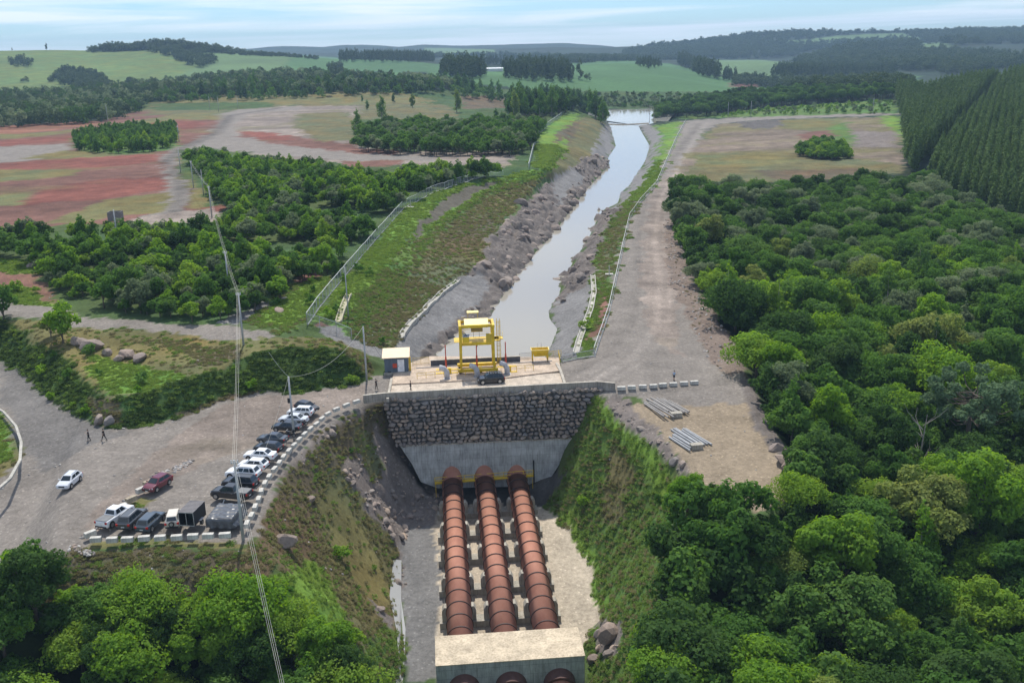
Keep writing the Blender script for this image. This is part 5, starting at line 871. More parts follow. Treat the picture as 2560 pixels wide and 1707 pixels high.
def scatter(poly, sp, zones=None, ymax=1e9, jit=.45, xr=(-60, 2640), py_max=2000):
    """jittered positions on the ground whose photo position falls in the outline"""
    p = np.array(poly, float); A = np.array([G(max(-900, min(3400, x)), y) for x, y in poly]); x0, x1, y0, y1 = A[:, 0].min()-5, A[:, 0].max()+5, A[:, 1].min()-5, A[:, 1].max()+5
    gx, gy_ = np.meshgrid(np.arange(x0, x1, sp), np.arange(y0, min(y1, ymax), sp)); gx = gx+(np.arange(gx.shape[0]) % 2)[:, None]*sp/2; gx = gx.ravel()+NR.uniform(-jit, jit, gx.size)*sp; gy_ = gy_.ravel()+NR.uniform(-jit, jit, gy_.size)*sp
    z = hz(gx, gy_); P = np.stack([gx, gy_, z], 1); a, b = proj(P); M = inpoly(a, b, poly) & (a > xr[0]) & (a < xr[1]) & (b < py_max)
    if zones: M &= np.isin(zone_at(gx, gy_), [names.index(q) for q in zones])
    return P[M]
def near_sort(P): return P[np.argsort(np.hypot(P[:, 0], P[:, 1]))]
# ---- forest right of the road
FR = [(1680,500),(1705,612),(1740,705),(1800,800),(1860,895),(1937,1055),(2003,1180),(1998,1250),(1900,1310),(1745,1255),(1697,1310),(1672,1420),(1645,1560),(1625,1720),(1620,2400),(3100,2400),(3100,700),(2450,570),(2300,480),(2240,490),(1900,505)]
P = scatter(FR, 6.0, jit=.45, xr=(1500, 2760), py_max=2150); P = near_sort(P); colw = ['mid', 'dark', 'bright', 'mid', 'mid', 'olive', 'mid', 'bright', 'dark', 'grey', 'mid', 'bright']; cname = dict(dark='deep green', mid='mid green', bright='bright yellow green', grey='grey green', olive='olive green')
SH = ['round topped', 'broad domed', 'tall billowy', 'full crowned', 'wide spreading', 'upright']
def where(px, py):
    c = ['left edge', 'left half', 'middle', 'right half', 'right edge'][min(4, max(0, int((px-1640)/184)))]; r = ['at the far end of', 'in the upper part of', 'level with the deck in', 'level with the sand yard in', 'beside the trench in', 'at the bottom of'][min(5, max(0, int(np.searchsorted([520, 700, 900, 1130, 1400], py))))]
    return f'{r} the forest, {c}'
seen = []; rest = []; dup = {}
for q in P:
    a, b = proj(q); (seen if len(seen) < 290 and b < 1960 and -30 < a < 2620 else rest).append(q)
araucaria = G(2412,1150)
for q in seen:
    if np.hypot(*(q-araucaria)[:2]) < 8.5: continue
    c = rnd.choice(colw); a, b = proj(q+np.array([0, 0, 8])); kd = 'tall' if rnd.random() < .1 else 'round'; i = rnd.randrange(len(PROTO[kd])); s = rnd.choice([rnd.uniform(.5, .8), rnd.uniform(.8, 1.05), rnd.uniform(.95, 1.3)])*(1.0 if b > 700 else .88); edge = vcrest[0]
    if a < 2080 and b > 1000 and b < 1500: s = min(s, .62)
    s *= .62 if kd == 'tall' else 1
    tree('forest_tree', kd, i, c, q+[0, 0, -.3], s, rnd.uniform(0, 6.28), f'{SH[i] if kd == "round" else "tall narrow"} {cname[c]} tree {where(a, b)}', 'tree', 'forest trees right of the gravel road', rnd.uniform(.85, 1.1))
stuff('forest_canopy', rest, [rnd.uniform(.6, 1.05) for _ in rest], [('round', 'mid'), ('round', 'dark'), ('round', 'grey')], 'far dense native forest canopy right of the gravel road', 'forest')
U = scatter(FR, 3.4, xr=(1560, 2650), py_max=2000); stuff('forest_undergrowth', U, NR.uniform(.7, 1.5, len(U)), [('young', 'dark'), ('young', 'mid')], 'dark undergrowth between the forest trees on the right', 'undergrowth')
# araucaria
R = np.random.RandomState(3); h = 13.5; C_, Rr, tips = [], [], []
for k in range(54):
    f = R.uniform(.52, 1.0); th = R.uniform(0, 6.28); ln = R.uniform(3.4, 8.2)*(1.12-.55*(f-.5)); z = h*(f*.82+.10); tz = z+1.4+ln*.16; C_.append((ln*math.cos(th), ln*math.sin(th), tz)); Rr.append(R.uniform(.8, 1.35)); tips.append((z, C_[-1]))
t = thing('araucaria_tree', araucaria-[0, 0, 1.0], 0, 'broad flat crowned araucaria pine with tufted branches in the forest at right', 'tree'); me = leaves('crown', C_, Rr, 13000, .40, R, up=.5, sq=.7, spread=.7); me.materials.append(leaf_mat('araucaria_needles', [(.10,.17,.08),(.13,.20,.10),(.16,.23,.13)], .3)); link('crown', me, t)
mb = MB(); mb.tube([(0, 0, -1), (0, 0, h*.5), (.1, 0, h*.92)], [.45, .36, .12], 8)
for z, c in tips: mb.tube([(0, 0, z), (c[0]*.55, c[1]*.55, z+.2), c], [.1, .07, .03], 4)
mb.build('trunk', M_bark, t, smooth=True)
# ---- lower left trees
FL = [(0,1480),(60,1460),(140,1465),(200,1525),(330,1545),(480,1540),(600,1545),(690,1535),(760,1580),(830,1645),(895,1760),(900,2400),(-700,2400),(-700,1500)]
P = near_sort(scatter(FL, 4.3, jit=.4, xr=(-120, 1000), py_max=2300)); P = np.array([q for q in P if q[1] > 66])
for n_, q in enumerate(P):
    i = rnd.randrange(6); c = rnd.choice(['mid', 'bright', 'bright', 'dark', 'mid']); a, b = proj(q); s = rnd.uniform(.52, .86)*(.75 if b < 1520 else 1); pos = ['far left', 'near left', 'under the bank', 'below the wires', 'by the trench'][min(4, max(0, int(a/180)))]
    tree('valley_tree', 'round', i, c, q+[0, 0, -.4], s, rnd.uniform(0, 6.28), f'{SH[i]} {cname[c]} tree in the lower left valley, {pos}, {"bottom rows" if b > 1750 else "middle rows" if b > 1580 else "upper row"}', 'tree', 'trees in the lower left valley', rnd.uniform(.85, 1.1))
U = scatter(FL, 2.6, xr=(-100, 960), py_max=2200); stuff('valley_undergrowth', U, NR.uniform(.6, 1.1, len(U)), [('young', 'mid'), ('young', 'dark'), ('young', 'bright')], 'bright undergrowth below the lower left trees', 'undergrowth')
# ---- young wood left of the canal
WL = [(-60,622),(0,612),(180,600),(330,602),(470,606),(560,590),(590,545),(530,500),(520,450),(462,405),(560,405),(650,422),(760,434),(880,456),(960,464),(1010,452),(1130,442),(1250,440),(1250,442),(1150,456),(1070,482),(1000,520),(920,610),(855,690),(800,690),(740,720),(700,760),(600,795),(480,806),(330,792),(190,772),(150,745),(110,690),(0,640),(-60,640)]
P = near_sort(scatter(WL, 2.9, jit=.42)); k = 0; P = P[fbm(P[:, 0], P[:, 1], 16, 3, 97) > -.24]
for q in P[:280]:
    a, b = proj(q); sp_ = (a > 600 and rnd.random() < .28); kd = 'spire' if sp_ else 'young'; i = rnd.randrange(len(PROTO[kd])); c = rnd.choice(['mid', 'dark', 'bright', 'grey', 'bright', 'mid'] if kd == 'young' else ['mid', 'bright'])
    wh = ['far left', 'behind the gravel path', 'around the wood pole', 'near the terrace pole', 'along the fence'][min(4, max(0, int(a/180)))]
    tree('young_tree', kd, i, c, q+[0, 0, -.2], rnd.choice([rnd.uniform(.5, .8), rnd.uniform(.8, 1.3)]), rnd.uniform(0, 6.28), f'{["bushy", "slender"][sp_]} {cname[c]} young tree in the left wood, {wh}, {"front row" if b > 730 else "second rows" if b > 690 else "farther back"}', 'tree', 'young trees in the left wood', rnd.uniform(.8, 1.15))
Q = P[280:]; stuff('young_wood', Q, NR.uniform(.7, 1.35, len(Q)), [('young', 'mid'), ('young', 'bright'), ('young', 'dark'), ('spire', 'bright'), ('young', 'grey'), ('spire', 'mid'), ('young', 'bright'), ('young', 'mid')], 'dense young wood between the red field and the fence', 'wood')
P = scatter([(180,345),(260,335),(330,325),(440,325),(442,365),(380,380),(300,385),(200,382)], 4.6, jit=.45); P = near_sort(P); Q = P[110:]; stuff('thicket', Q, NR.uniform(.7, 1.3, len(Q)), [('young', 'mid'), ('spire', 'mid')], 'green thicket standing on the red field', 'thicket')
for q in P[:110]:
    kd = rnd.choice(['young', 'spire']); a, b = proj(q); tree('thicket_tree', kd, rnd.randrange(3), rnd.choice(['mid', 'bright']), q, rnd.uniform(.8, 1.35), rnd.uniform(0, 6.28), f'young tree in the green thicket on the red field, {"left" if a < 290 else "middle" if a < 370 else "right"} part', 'tree', 'thicket trees on the red field')
# ---- pine plantation
PP = [(2238,240),(2256,300),(2266,425),(2350,505),(2450,550),(2640,625),(2960,740),(2960,175),(2560,203),(2420,222),(2320,248)]
P = scatter(PP, 3.5, jit=.22, xr=(2200, 2700)); ga, gb = G(2300,455), G(2500,215); dv_ = (gb-ga)[:2]; nl = np.hypot(*dv_); dist = np.abs((P[:, 0]-ga[0])*dv_[1]-(P[:, 1]-ga[1])*dv_[0])/nl; P = near_sort(P[dist > 3.2])
for q in P[:280]:
    a, b = proj(q); tree('pine_tree', 'pine', rnd.randrange(3), 'pine', q, rnd.uniform(.8, 1.0), rnd.uniform(0, 6.28), f'dark conical pine in the {"front" if b > 540 else "second"} rows of the plantation, {"left end" if a < 2380 else "centre" if a < 2500 else "right end"}', 'tree', 'plantation pines')
Q = P[280:]; stuff('pine_plantation', Q, NR.uniform(.8, 1.0, len(Q)), [('pine', 'pine')], 'dense dark pine plantation rising on the hill at right', 'plantation')
# ---- trees around the plateau, canal and lake
def single(lst, name, kind, group):
    for px, py, s, c, lb in lst:
        g = G(px, py); tree(name, kind, rnd.randrange(len(PROTO[kind])), c, g-[0, 0, .3], s, rnd.uniform(0, 6.28), lb, 'tree', group, rnd.uniform(.9, 1.1))
single([(1032,270,.75,'olive','feathery tree left of the pair on the yellow plateau grass'),(1142,282,.95,'olive','tallest feathery tree on the plateau grass'),(1300,290,1.1,'mid','tall tree at the head of the canal side wood'),(1285,300,1.0,'olive','pale tall tree at the head of the canal side wood'),(905,255,.35,'mid','small tree on the plateau near the track bend'),(985,258,.5,'dark','dark small tree on the plateau grass left of the feathery trees'),(918,275,.45,'mid','round small tree left of the scrub wood'),(1240,300,.5,'mid','young slim tree beside the canal side wood'),(955,300,.85,'mid','tall tree at the left corner of the scrub wood'),(895,345,.75,'mid','leafy tree at the left end of the scrub wood'),(1188,322,.5,'dark','dark tree among the scrub wood'),(1255,322,.5,'mid','narrow tree between scrub wood and canal side wood')], 'tall_tree', 'tall', 'tall trees on the plateau')
single([(440,850,1.1,'bright','wispy bright tree behind the terrace boulders, right stem') if 0 else (158,858,1.35,'bright','light green young tree on the terrace left of the boulders'),(128,842,1.0,'olive','small olive tree on the terrace beside the light green one'),(10,800,1.3,'mid','tree at the left photo edge above the bank'),(-20,850,1.2,'mid','bush tree at the left photo edge on the bank')], 'terrace_tree', 'young', 'trees on the terrace')
single([(116,121,.62,'blue','lone tall tree standing on the left skyline'),(30,124,.36,'blue','lone small tree on the left skyline')], 'lone_tree', 'tall', 'lone trees on the skyline')
def wood(poly, sp, kind, cols, s, name, label, cat='wood', indiv=0, **k):
    P = near_sort(scatter(poly, sp, xr=(-120, 2680), **k)); n = indiv
    for q in P[:n]:
        a, b = proj(q); c = rnd.choice(cols); kd = rnd.choice(kind) if isinstance(kind, tuple) else kind; tree(name+'_tree', kd, rnd.randrange(len(PROTO[kd])), c, q, rnd.uniform(*s), rnd.uniform(0, 6.28), f'{cname.get(c, "dark")} tree of the {label}', 'tree', f'trees of the {label}')
    Q = P[n:]
    if len(Q): stuff(name, Q, NR.uniform(s[0], s[1], len(Q)), [(kd, c) for kd in (kind if isinstance(kind, tuple) else (kind,)) for c in cols], label, cat)
wood([(890,380),(1000,388),(1200,393),(1300,392),(1332,372),(1345,340),(1372,320),(1250,318),(1000,325),(905,335)], 5.0, ('young',), ['mid', 'grey', 'dark', 'mid'], (1.0, 1.7), 'scrub_wood', 'bushy scrub wood between the red track and the canal cut', indiv=90)
wood([(1275,300),(1400,290),(1440,276),(1480,290),(1510,318),(1512,300),(1480,272),(1380,250),(1270,255)], 7.0, ('round', 'tall'), ['dark', 'mid', 'dark'], (.7, 1.05), 'canal_wood', 'dark tall wood on the left side of the canal mouth', indiv=80)
wood([(1640,305),(1660,300),(1800,290),(1920,270),(2080,258),(2236,250),(2236,238),(2000,238),(1850,248),(1720,262),(1640,282)], 7.5, 'round', ['dark', 'dark', 'mid'], (.75, 1.1), 'lake_wood', 'dark wood between the clearing and the lake', indiv=130)
wood([(1700,300),(1900,290),(2240,284),(2246,255),(2000,268),(1800,288)], 8, 'bush', ['mid', 'bright', 'grey'], (1.2, 2.6), 'meadow_bushes', 'bushes on the bright meadow beyond the clearing', 'bushes')
P = scatter([(1992,392),(2010,372),(2050,358),(2100,370),(2125,398),(2080,404)], 2.8)
for q in P:
    a, b = proj(q); tree('mound_bush', 'young', rnd.randrange(4), rnd.choice(['bright', 'mid', 'mid']), q-[0, 0, .6], rnd.uniform(.75, 1.25), rnd.uniform(0, 6), f'bush of the green mound in the right clearing, {"left" if a < 2040 else "right"} half', 'bush', 'bushes of the green mound in the clearing')
wood([(420,262),(560,256),(700,250),(900,240),(1100,236),(1250,262),(1250,225),(1000,216),(700,226),(400,240)], 13, ('far', 'tall'), ['mid', 'dark'], (.55, .95), 'plateau_wood', 'belt of dark trees behind the plateau', indiv=0)
wood([(-100,330),(0,322),(250,308),(340,288),(372,262),(520,246),(700,238),(1080,232),(1200,215),(1050,204),(800,190),(650,192),(520,202),(420,216),(300,226),(140,240),(0,244),(-100,256)], 10.5, 'far', ['blue', 'blue', 'dark', 'grey'], (.7, 1.15), 'valley_forest', 'wide dark forest filling the valley behind the red field', 'forest')
wood([(1400,268),(1640,272),(1720,262),(1900,252),(1900,234),(1700,236),(1450,236),(1300,240),(1320,262)], 9, 'bush', ['mid', 'grey', 'blue'], (1.6, 3.4), 'shore_scrub', 'green scrub between the lake and the crop field', 'scrub')
for poly, sp, kd, s, lb in (([(375,128),(420,124),(545,150),(545,160),(500,172),(460,160)], 15, 'far', (.9, 1.4), 'dark wood in the fold of the left pasture hill'), ([(115,205),(140,188),(180,182),(240,190),(285,216),(260,226),(180,226)], 14, 'far', (.9, 1.4), 'large dark clump of trees on the left pasture'), ([(25,158),(50,150),(82,160),(70,168),(35,168)], 13, 'far', (.8, 1.2), 'small clump of trees high on the left pasture'), ([(50,206),(68,203),(70,208),(52,210)], 9, 'far', (.6, .9), 'tiny clump on the left pasture'),
    ([(320,212),(335,208),(345,216),(325,220)], 10, 'far', (.8, 1), 'small clump at the foot of the left pasture'), ([(825,178),(850,174),(860,180),(830,184)], 11, 'far', (1.1, 1.4), 'round clump on the left crop field'), ([(850,156),(950,156),(1085,156),(1085,150),(950,150),(850,150)], 14, 'fartall', (.7, 1.1), 'row of tall dark trees behind the left crop field'), ([(1090,190),(1140,178),(1215,186),(1216,196),(1150,202)], 13, 'fartall', (.9, 1.35), 'tall dark grove left of the middle crop field'), ([(1210,166),(1380,166),(1380,161),(1210,161)], 15, 'fartall', (.8, 1.05), 'long straight row of tall trees behind the groves'), ([(1258,190),(1300,180),(1400,186),(1455,196),(1450,206),(1340,204),(1270,200)], 13, 'fartall', (.85, 1.25), 'dark tall grove on the middle crop field'),
    ([(1450,200),(1490,202),(1480,208),(1450,206)], 12, 'far', (.7, 1), 'low bushes beside the dark grove'), ([(1580,166),(1620,160),(1660,170),(1620,174)], 14, 'fartall', (.5, .8), 'small grove on the crest of the crop field'), ([(1690,160),(1720,156),(1800,190),(1795,200),(1760,194)], 12, 'fartall', (.85, 1.35), 'tall dark grove right of the crop field crest'), ([(1800,198),(1835,196),(1838,202),(1805,204)], 11, 'fartall', (.8, 1.0), 'short row of tall trees on the pale field edge'), ([(1380,162),(1560,154),(1700,150),(1700,146),(1540,144),(1380,152)], 18, 'far', (1, 1.5), 'wood behind the crop field crest'),
    ([(1830,215),(1950,222),(2060,236),(2240,235),(2300,225),(2240,205),(2000,205),(1850,200)], 14, 'far', (.9, 1.4), 'wood beyond the lake wood at right'), ([(1980,190),(2050,178),(2250,178),(2420,188),(2500,175),(2700,170),(2700,150),(2300,130),(2100,128),(1990,160)], 17, 'far', (1.0, 1.9), 'wide forest on the slopes at the right background'), ([(1930,200),(2000,192),(2240,196),(2240,186),(2000,178),(1940,186)], 14, 'fartall', (.7, 1.1), 'tall dark trees in front of the right background forest'), ([(1000,150),(1060,146),(1240,146),(1400,150),(1400,144),(1200,140),(1000,142)], 24, 'far', (1, 1.6), 'far belt of trees below the blue hills'), ([(1230,110),(1290,108),(1380,108),(1380,105),(1230,105)], 30, 'fartall', (.9, 1.3), 'tiny grove on the far blue skyline')): wood(poly, sp, kd, ['blue'], s, 'grove' if 'grove' in lb else 'wood', lb)
wood([(1560,130),(1700,113),(1780,104),(1850,95),(1940,87),(2240,84),(2620,78),(2620,112),(2420,112),(2300,122),(2130,126),(2040,126),(1960,146),(1800,150),(1560,146)], 21, 'far', ['blue'], (1.1, 2.0), 'ridge_slope_forest', 'blue forest covering the far right ridge', 'forest', zones=['farw'])
LS = np.array([WD(x, y, D_) for D_ in (1915, 1932, 1950) for x, y in zip(np.arange(228, 800, 5.5), np.interp(np.arange(228, 800, 5.5), [228,330,430,560,640,720,800], [127,123,119,128,136,139,144]))]); LS += NR.normal(size=LS.shape)*[3, 6, 0]; LS[:, 2] = hz(LS[:, 0], LS[:, 1])-1; ht = np.interp(proj(LS)[0], [228, 260, 430, 560, 620, 800], [1.0, 1.3, 1.6, 1.1, .8, .5]); stuff('hilltop_wood', LS, ht*NR.uniform(.8, 1.15, len(LS)), [('far', 'blue')], 'long dark wood crowning the left skyline hill', 'wood')
SK = np.array([WD(x, y, 3600)-[0, 0, 3] for x, y in zip(np.arange(1620, 2600, 3.2), np.interp(np.arange(1620, 2600, 3.2), [1620,1700,1760,1830,1920,2000,2240,2400,2560], [115,111,104,94,84,80,82,80,75]))]); SK[:, 2] = hz(SK[:, 0], SK[:, 1])-3; stuff('ridge_forest', SK, NR.uniform(.8, 1.7, len(SK)), [('far', 'blue')], 'forest edge along the far right ridge skyline', 'forest')
# bare trees by the lake and in the forest
def bare(px, py, h, label, z=None):
    g = G(px, py) if z is None else W(px, py, z); R = np.random.RandomState(int(px)); t = thing('bare_tree', g, 0, label, 'tree', 'bare dead trees'); mb = MB(); mb.tube([(0, 0, -.5), (R.uniform(-.3, .3), 0, h*.5), (R.uniform(-.6, .6), 0, h)], [.2, .14, .04], 6); mb.build('trunk', M_barkp, t); mb = MB()
    for k in range(14): z0 = h*R.uniform(.35, .9); a = R.uniform(0, 6.28); l = h*R.uniform(.12, .28); p1 = (math.cos(a)*l, math.sin(a)*l, z0+l*.9); mb.tube([(0, 0, z0), p1], [.07, .02], 4); mb.tube([p1, (p1[0]*1.2+R.uniform(-.6, .6), p1[1]*1.2, p1[2]+l*.5)], [.03, .012], 4)
    mb.build('branch', M_barkp, t)
bare(1624,306,13,'tall bare dead tree at the right shore of the canal mouth', .2); bare(1634,305,11,'second bare tree beside the canal mouth', .2); bare(1506,303,9,'bare grey tree at the left shore of the canal mouth', .4); bare(2290,1240,13,'pale forked bare trunks rising among the forest at right')
tag(MB().tube([W(1512,311,WATER)+[0,0,.1], W(1560,312.5,WATER)+[0,0,.1], W(1622,309,WATER)+[0,0,.1]], .45, 8).build('floating_boom', mat('boom_tan', (.42,.36,.27), .8)), 'thin tan floating boom across the canal mouth', 'boom')
for px, py, w_, lb in ((1237,179,22,'long white farm shed roof between the dark groves'),):
    g = G(px, py); t = thing('farm_shed', g, .05, lb, 'shed'); MB().box((0, 0, 2), (w_, 9, 4)).build('wall', M_white, t); MB().box((0, 0, 4.2), (w_+1, 10, .3), rx=math.radians(8)).build('roof', M_white, t)
# ---- tufts, bushes and stones close to the camera
def zcells(zs, dens, ymax, ymin=60, seed=1):
    R = np.random.RandomState(seed); out = []; ids = [names.index(z) for z in zs]; j1 = np.searchsorted(GY, ymax); ii = np.argwhere(np.isin(ZN[:j1], ids)); x, y = GX[ii[:, 1]], GY[ii[:, 0]]
    dx = np.gradient(GX)[ii[:, 1]]; dy = np.gradient(GY)[ii[:, 0]]; px, py = proj(np.stack([x, y, ZZ[ii[:, 0], ii[:, 1]]], 1)); n = R.poisson(dens*dx*dy*((px > -40) & (px < 2600) & (py < 1760) & (y > ymin))); k = np.repeat(np.arange(len(x)), n); X = x[k]+R.uniform(-.5, .5, len(k))*dx[k]; Y = y[k]+R.uniform(-.5, .5, len(k))*dy[k]; return np.stack([X, Y, hz(X, Y)], 1)
P = np.concatenate([zcells(('bright',), 4.0, 250, seed=2), zcells(('bright',), 1.6, 480, ymin=250, seed=22)]); stuff('bright_grass', P, NR.uniform(.35, .95, len(P))*np.clip(P[:, 1]/230, .8, 1.6), [('tuft', 'lime'), ('tuft', 'lime'), ('tuft', 'grass')], 'tall bright grass on the banks and crests', 'grass')
P = np.concatenate([zcells(('mid',), 6.0, 220, seed=3), zcells(('mid',), 1.6, 380, ymin=220, seed=23)]); stuff('green_grass', P, NR.uniform(.35, 1.05, len(P))*np.clip(P[:, 1]/210, .8, 1.6), [('tuft', 'grass'), ('tuft', 'grass'), ('tuft', 'drygrass')], 'long green grass on the trench and canal slopes', 'grass')
P = np.concatenate([zcells(('olive', 'brown'), 5.0, 220, seed=4), zcells(('olive', 'brown'), 1.2, 380, ymin=220, seed=24)]); stuff('dry_grass', P, NR.uniform(.3, .95, len(P))*np.clip(P[:, 1]/210, .8, 1.6), [('tuft', 'drygrass'), ('tuft', 'drygrass'), ('tuft', 'drygrass'), ('tuft', 'grass')], 'dry olive grass on the cut slopes', 'grass')
P = zcells(('dry',), .5, 240, seed=5); stuff('short_grass', P, NR.uniform(.4, 1.0, len(P)), [('tuft', 'drygrass'), ('tuft', 'grass')], 'short yellowish grass on the terrace and verges', 'grass')
P = zcells(('deep',), 3.5, 240, seed=6); stuff('bank_scrub', P, NR.uniform(.4, 1.15, len(P)), [('tuft', 'darkgrass'), ('tuft', 'darkgrass'), ('tuft', 'darkgrass'), ('tuft', 'grass')], 'dark scrub on the shaded bank below the terrace', 'scrub')
P = np.concatenate([zcells(('bright', 'deep'), .02, 260, seed=7), zcells(('olive', 'mid', 'brown'), .006, 200, seed=8)]); stuff('slope_bushes', P, NR.uniform(.6, 1.5, len(P)), [('bush', 'bright'), ('bush', 'mid')], 'small green bushes dotted over the slopes', 'bushes')
for cl in PROTO['stone']: pass
island('cliff_stone', [(.18,.15,.13),(.24,.195,.165),(.28,.22,.185),(.16,.135,.12)]); island('scree_stone', [(.30,.28,.26),(.38,.36,.34),(.24,.22,.20)])
P = zcells(('rockd',), .018, 520, seed=19); P = P[P[:, 1] > 215]; stuff('cut_blocks', P-[0, 0, .5], NR.uniform(1.2, 3.2, len(P)), [('stone', 'cliff_stone')], 'big broken rock blocks of the canal cut', 'rocks', True)
P = zcells(('rockd',), .09, 520, seed=9); stuff('canal_rocks', P, NR.choice([.5, .8, 1.2, 2.0, 3.2], len(P), p=[.3, .3, .2, .13, .07])*NR.uniform(.8, 1.2, len(P)), [('stone', 'cliff_stone')], 'jagged dark rocks of the canal cut faces', 'rocks', True)
P = zcells(('debris',), .55, 420, seed=31); stuff('clearing_debris', P, NR.uniform(.15, .7, len(P)), [('stone', 'scree_stone'), ('stone', 'cliff_stone'), ('tuft', 'drygrass')], 'grey rubble and dry debris along the edge of the right road', 'rubble', True)
P = zcells(('rock',), .9, 260, seed=10); stuff('slope_rocks', P, NR.choice([.25, .5, .8, 1.3], len(P), p=[.4, .3, .2, .1])*NR.uniform(.8, 1.2, len(P)), [('stone', 'basalt_stone'), ('stone', 'cliff_stone')], 'loose stones on the rocky trench slope', 'rocks', True)
P = np.concatenate([zcells(('brown', 'olive'), .05, 220, seed=11), zcells(('gravel', 'gravelr', 'sand', 'redb'), .02, 260, seed=12)]); stuff('loose_stones', P, NR.uniform(.12, .4, len(P)), [('stone', 'scree_stone')], 'small loose stones on the slopes and gravel', 'stones', True)
P = [G(x+NR.normal()*2.5, y+NR.normal()*2.5)+np.array([NR.normal()*.25, NR.normal()*.25, 0]) for x, y in [tuple(np.array(a)*(1-t)+np.array(b)*t) for a, b in zip([(380,1195),(440,1175),(210,1345),(180,1370)], [(475,1152),(475,1155),(330,1240),(230,1385)]) for t in np.linspace(0, 1, 46)]]; stuff('gravel_ridge', P, NR.uniform(.2, .55, len(P)), [('stone', 'scree_stone'), ('stone', 'basalt_stone')], 'ridges of rubble along the car park edges', 'rubble', True)
# ---------------------------------------------------------------- vehicles
CARK = dict(sedan=dict(L=4.5, Wd=1.78, H=1.46, hf=1.25, fw=.72, rr=1.35, rb=.62, belt=.95, deck=.98, hood=.86), hatch=dict(L=4.1, Wd=1.76, H=1.5, hf=1.0, fw=.75, rr=.62, rb=.12, belt=.98, deck=.98, hood=.90),
            suv=dict(L=4.65, Wd=1.86, H=1.74, hf=1.2, fw=.70, rr=.52, rb=.14, belt=1.10, deck=1.08, hood=1.04), pickup=dict(L=5.25, Wd=1.88, H=1.80, hf=1.25, fw=.72, rr=2.0, rb=1.72, belt=1.14, deck=1.12, hood=1.08), mini=dict(L=4.0, Wd=1.74, H=1.68, hf=.95, fw=.6, rr=.35, rb=.14, belt=1.02, deck=1.02, hood=.98))
def wheel(t, x, y, r, s):
    w_ = MB().tube([(x, y-.12*s, r), (x, y+.115*s, r)], r, 18).build('wheel', M_black, t); MB().tube([(x, y+.09*s, r), (x, y+.128*s, r)], r*.64, 14).build('rim', M_rim, w_)
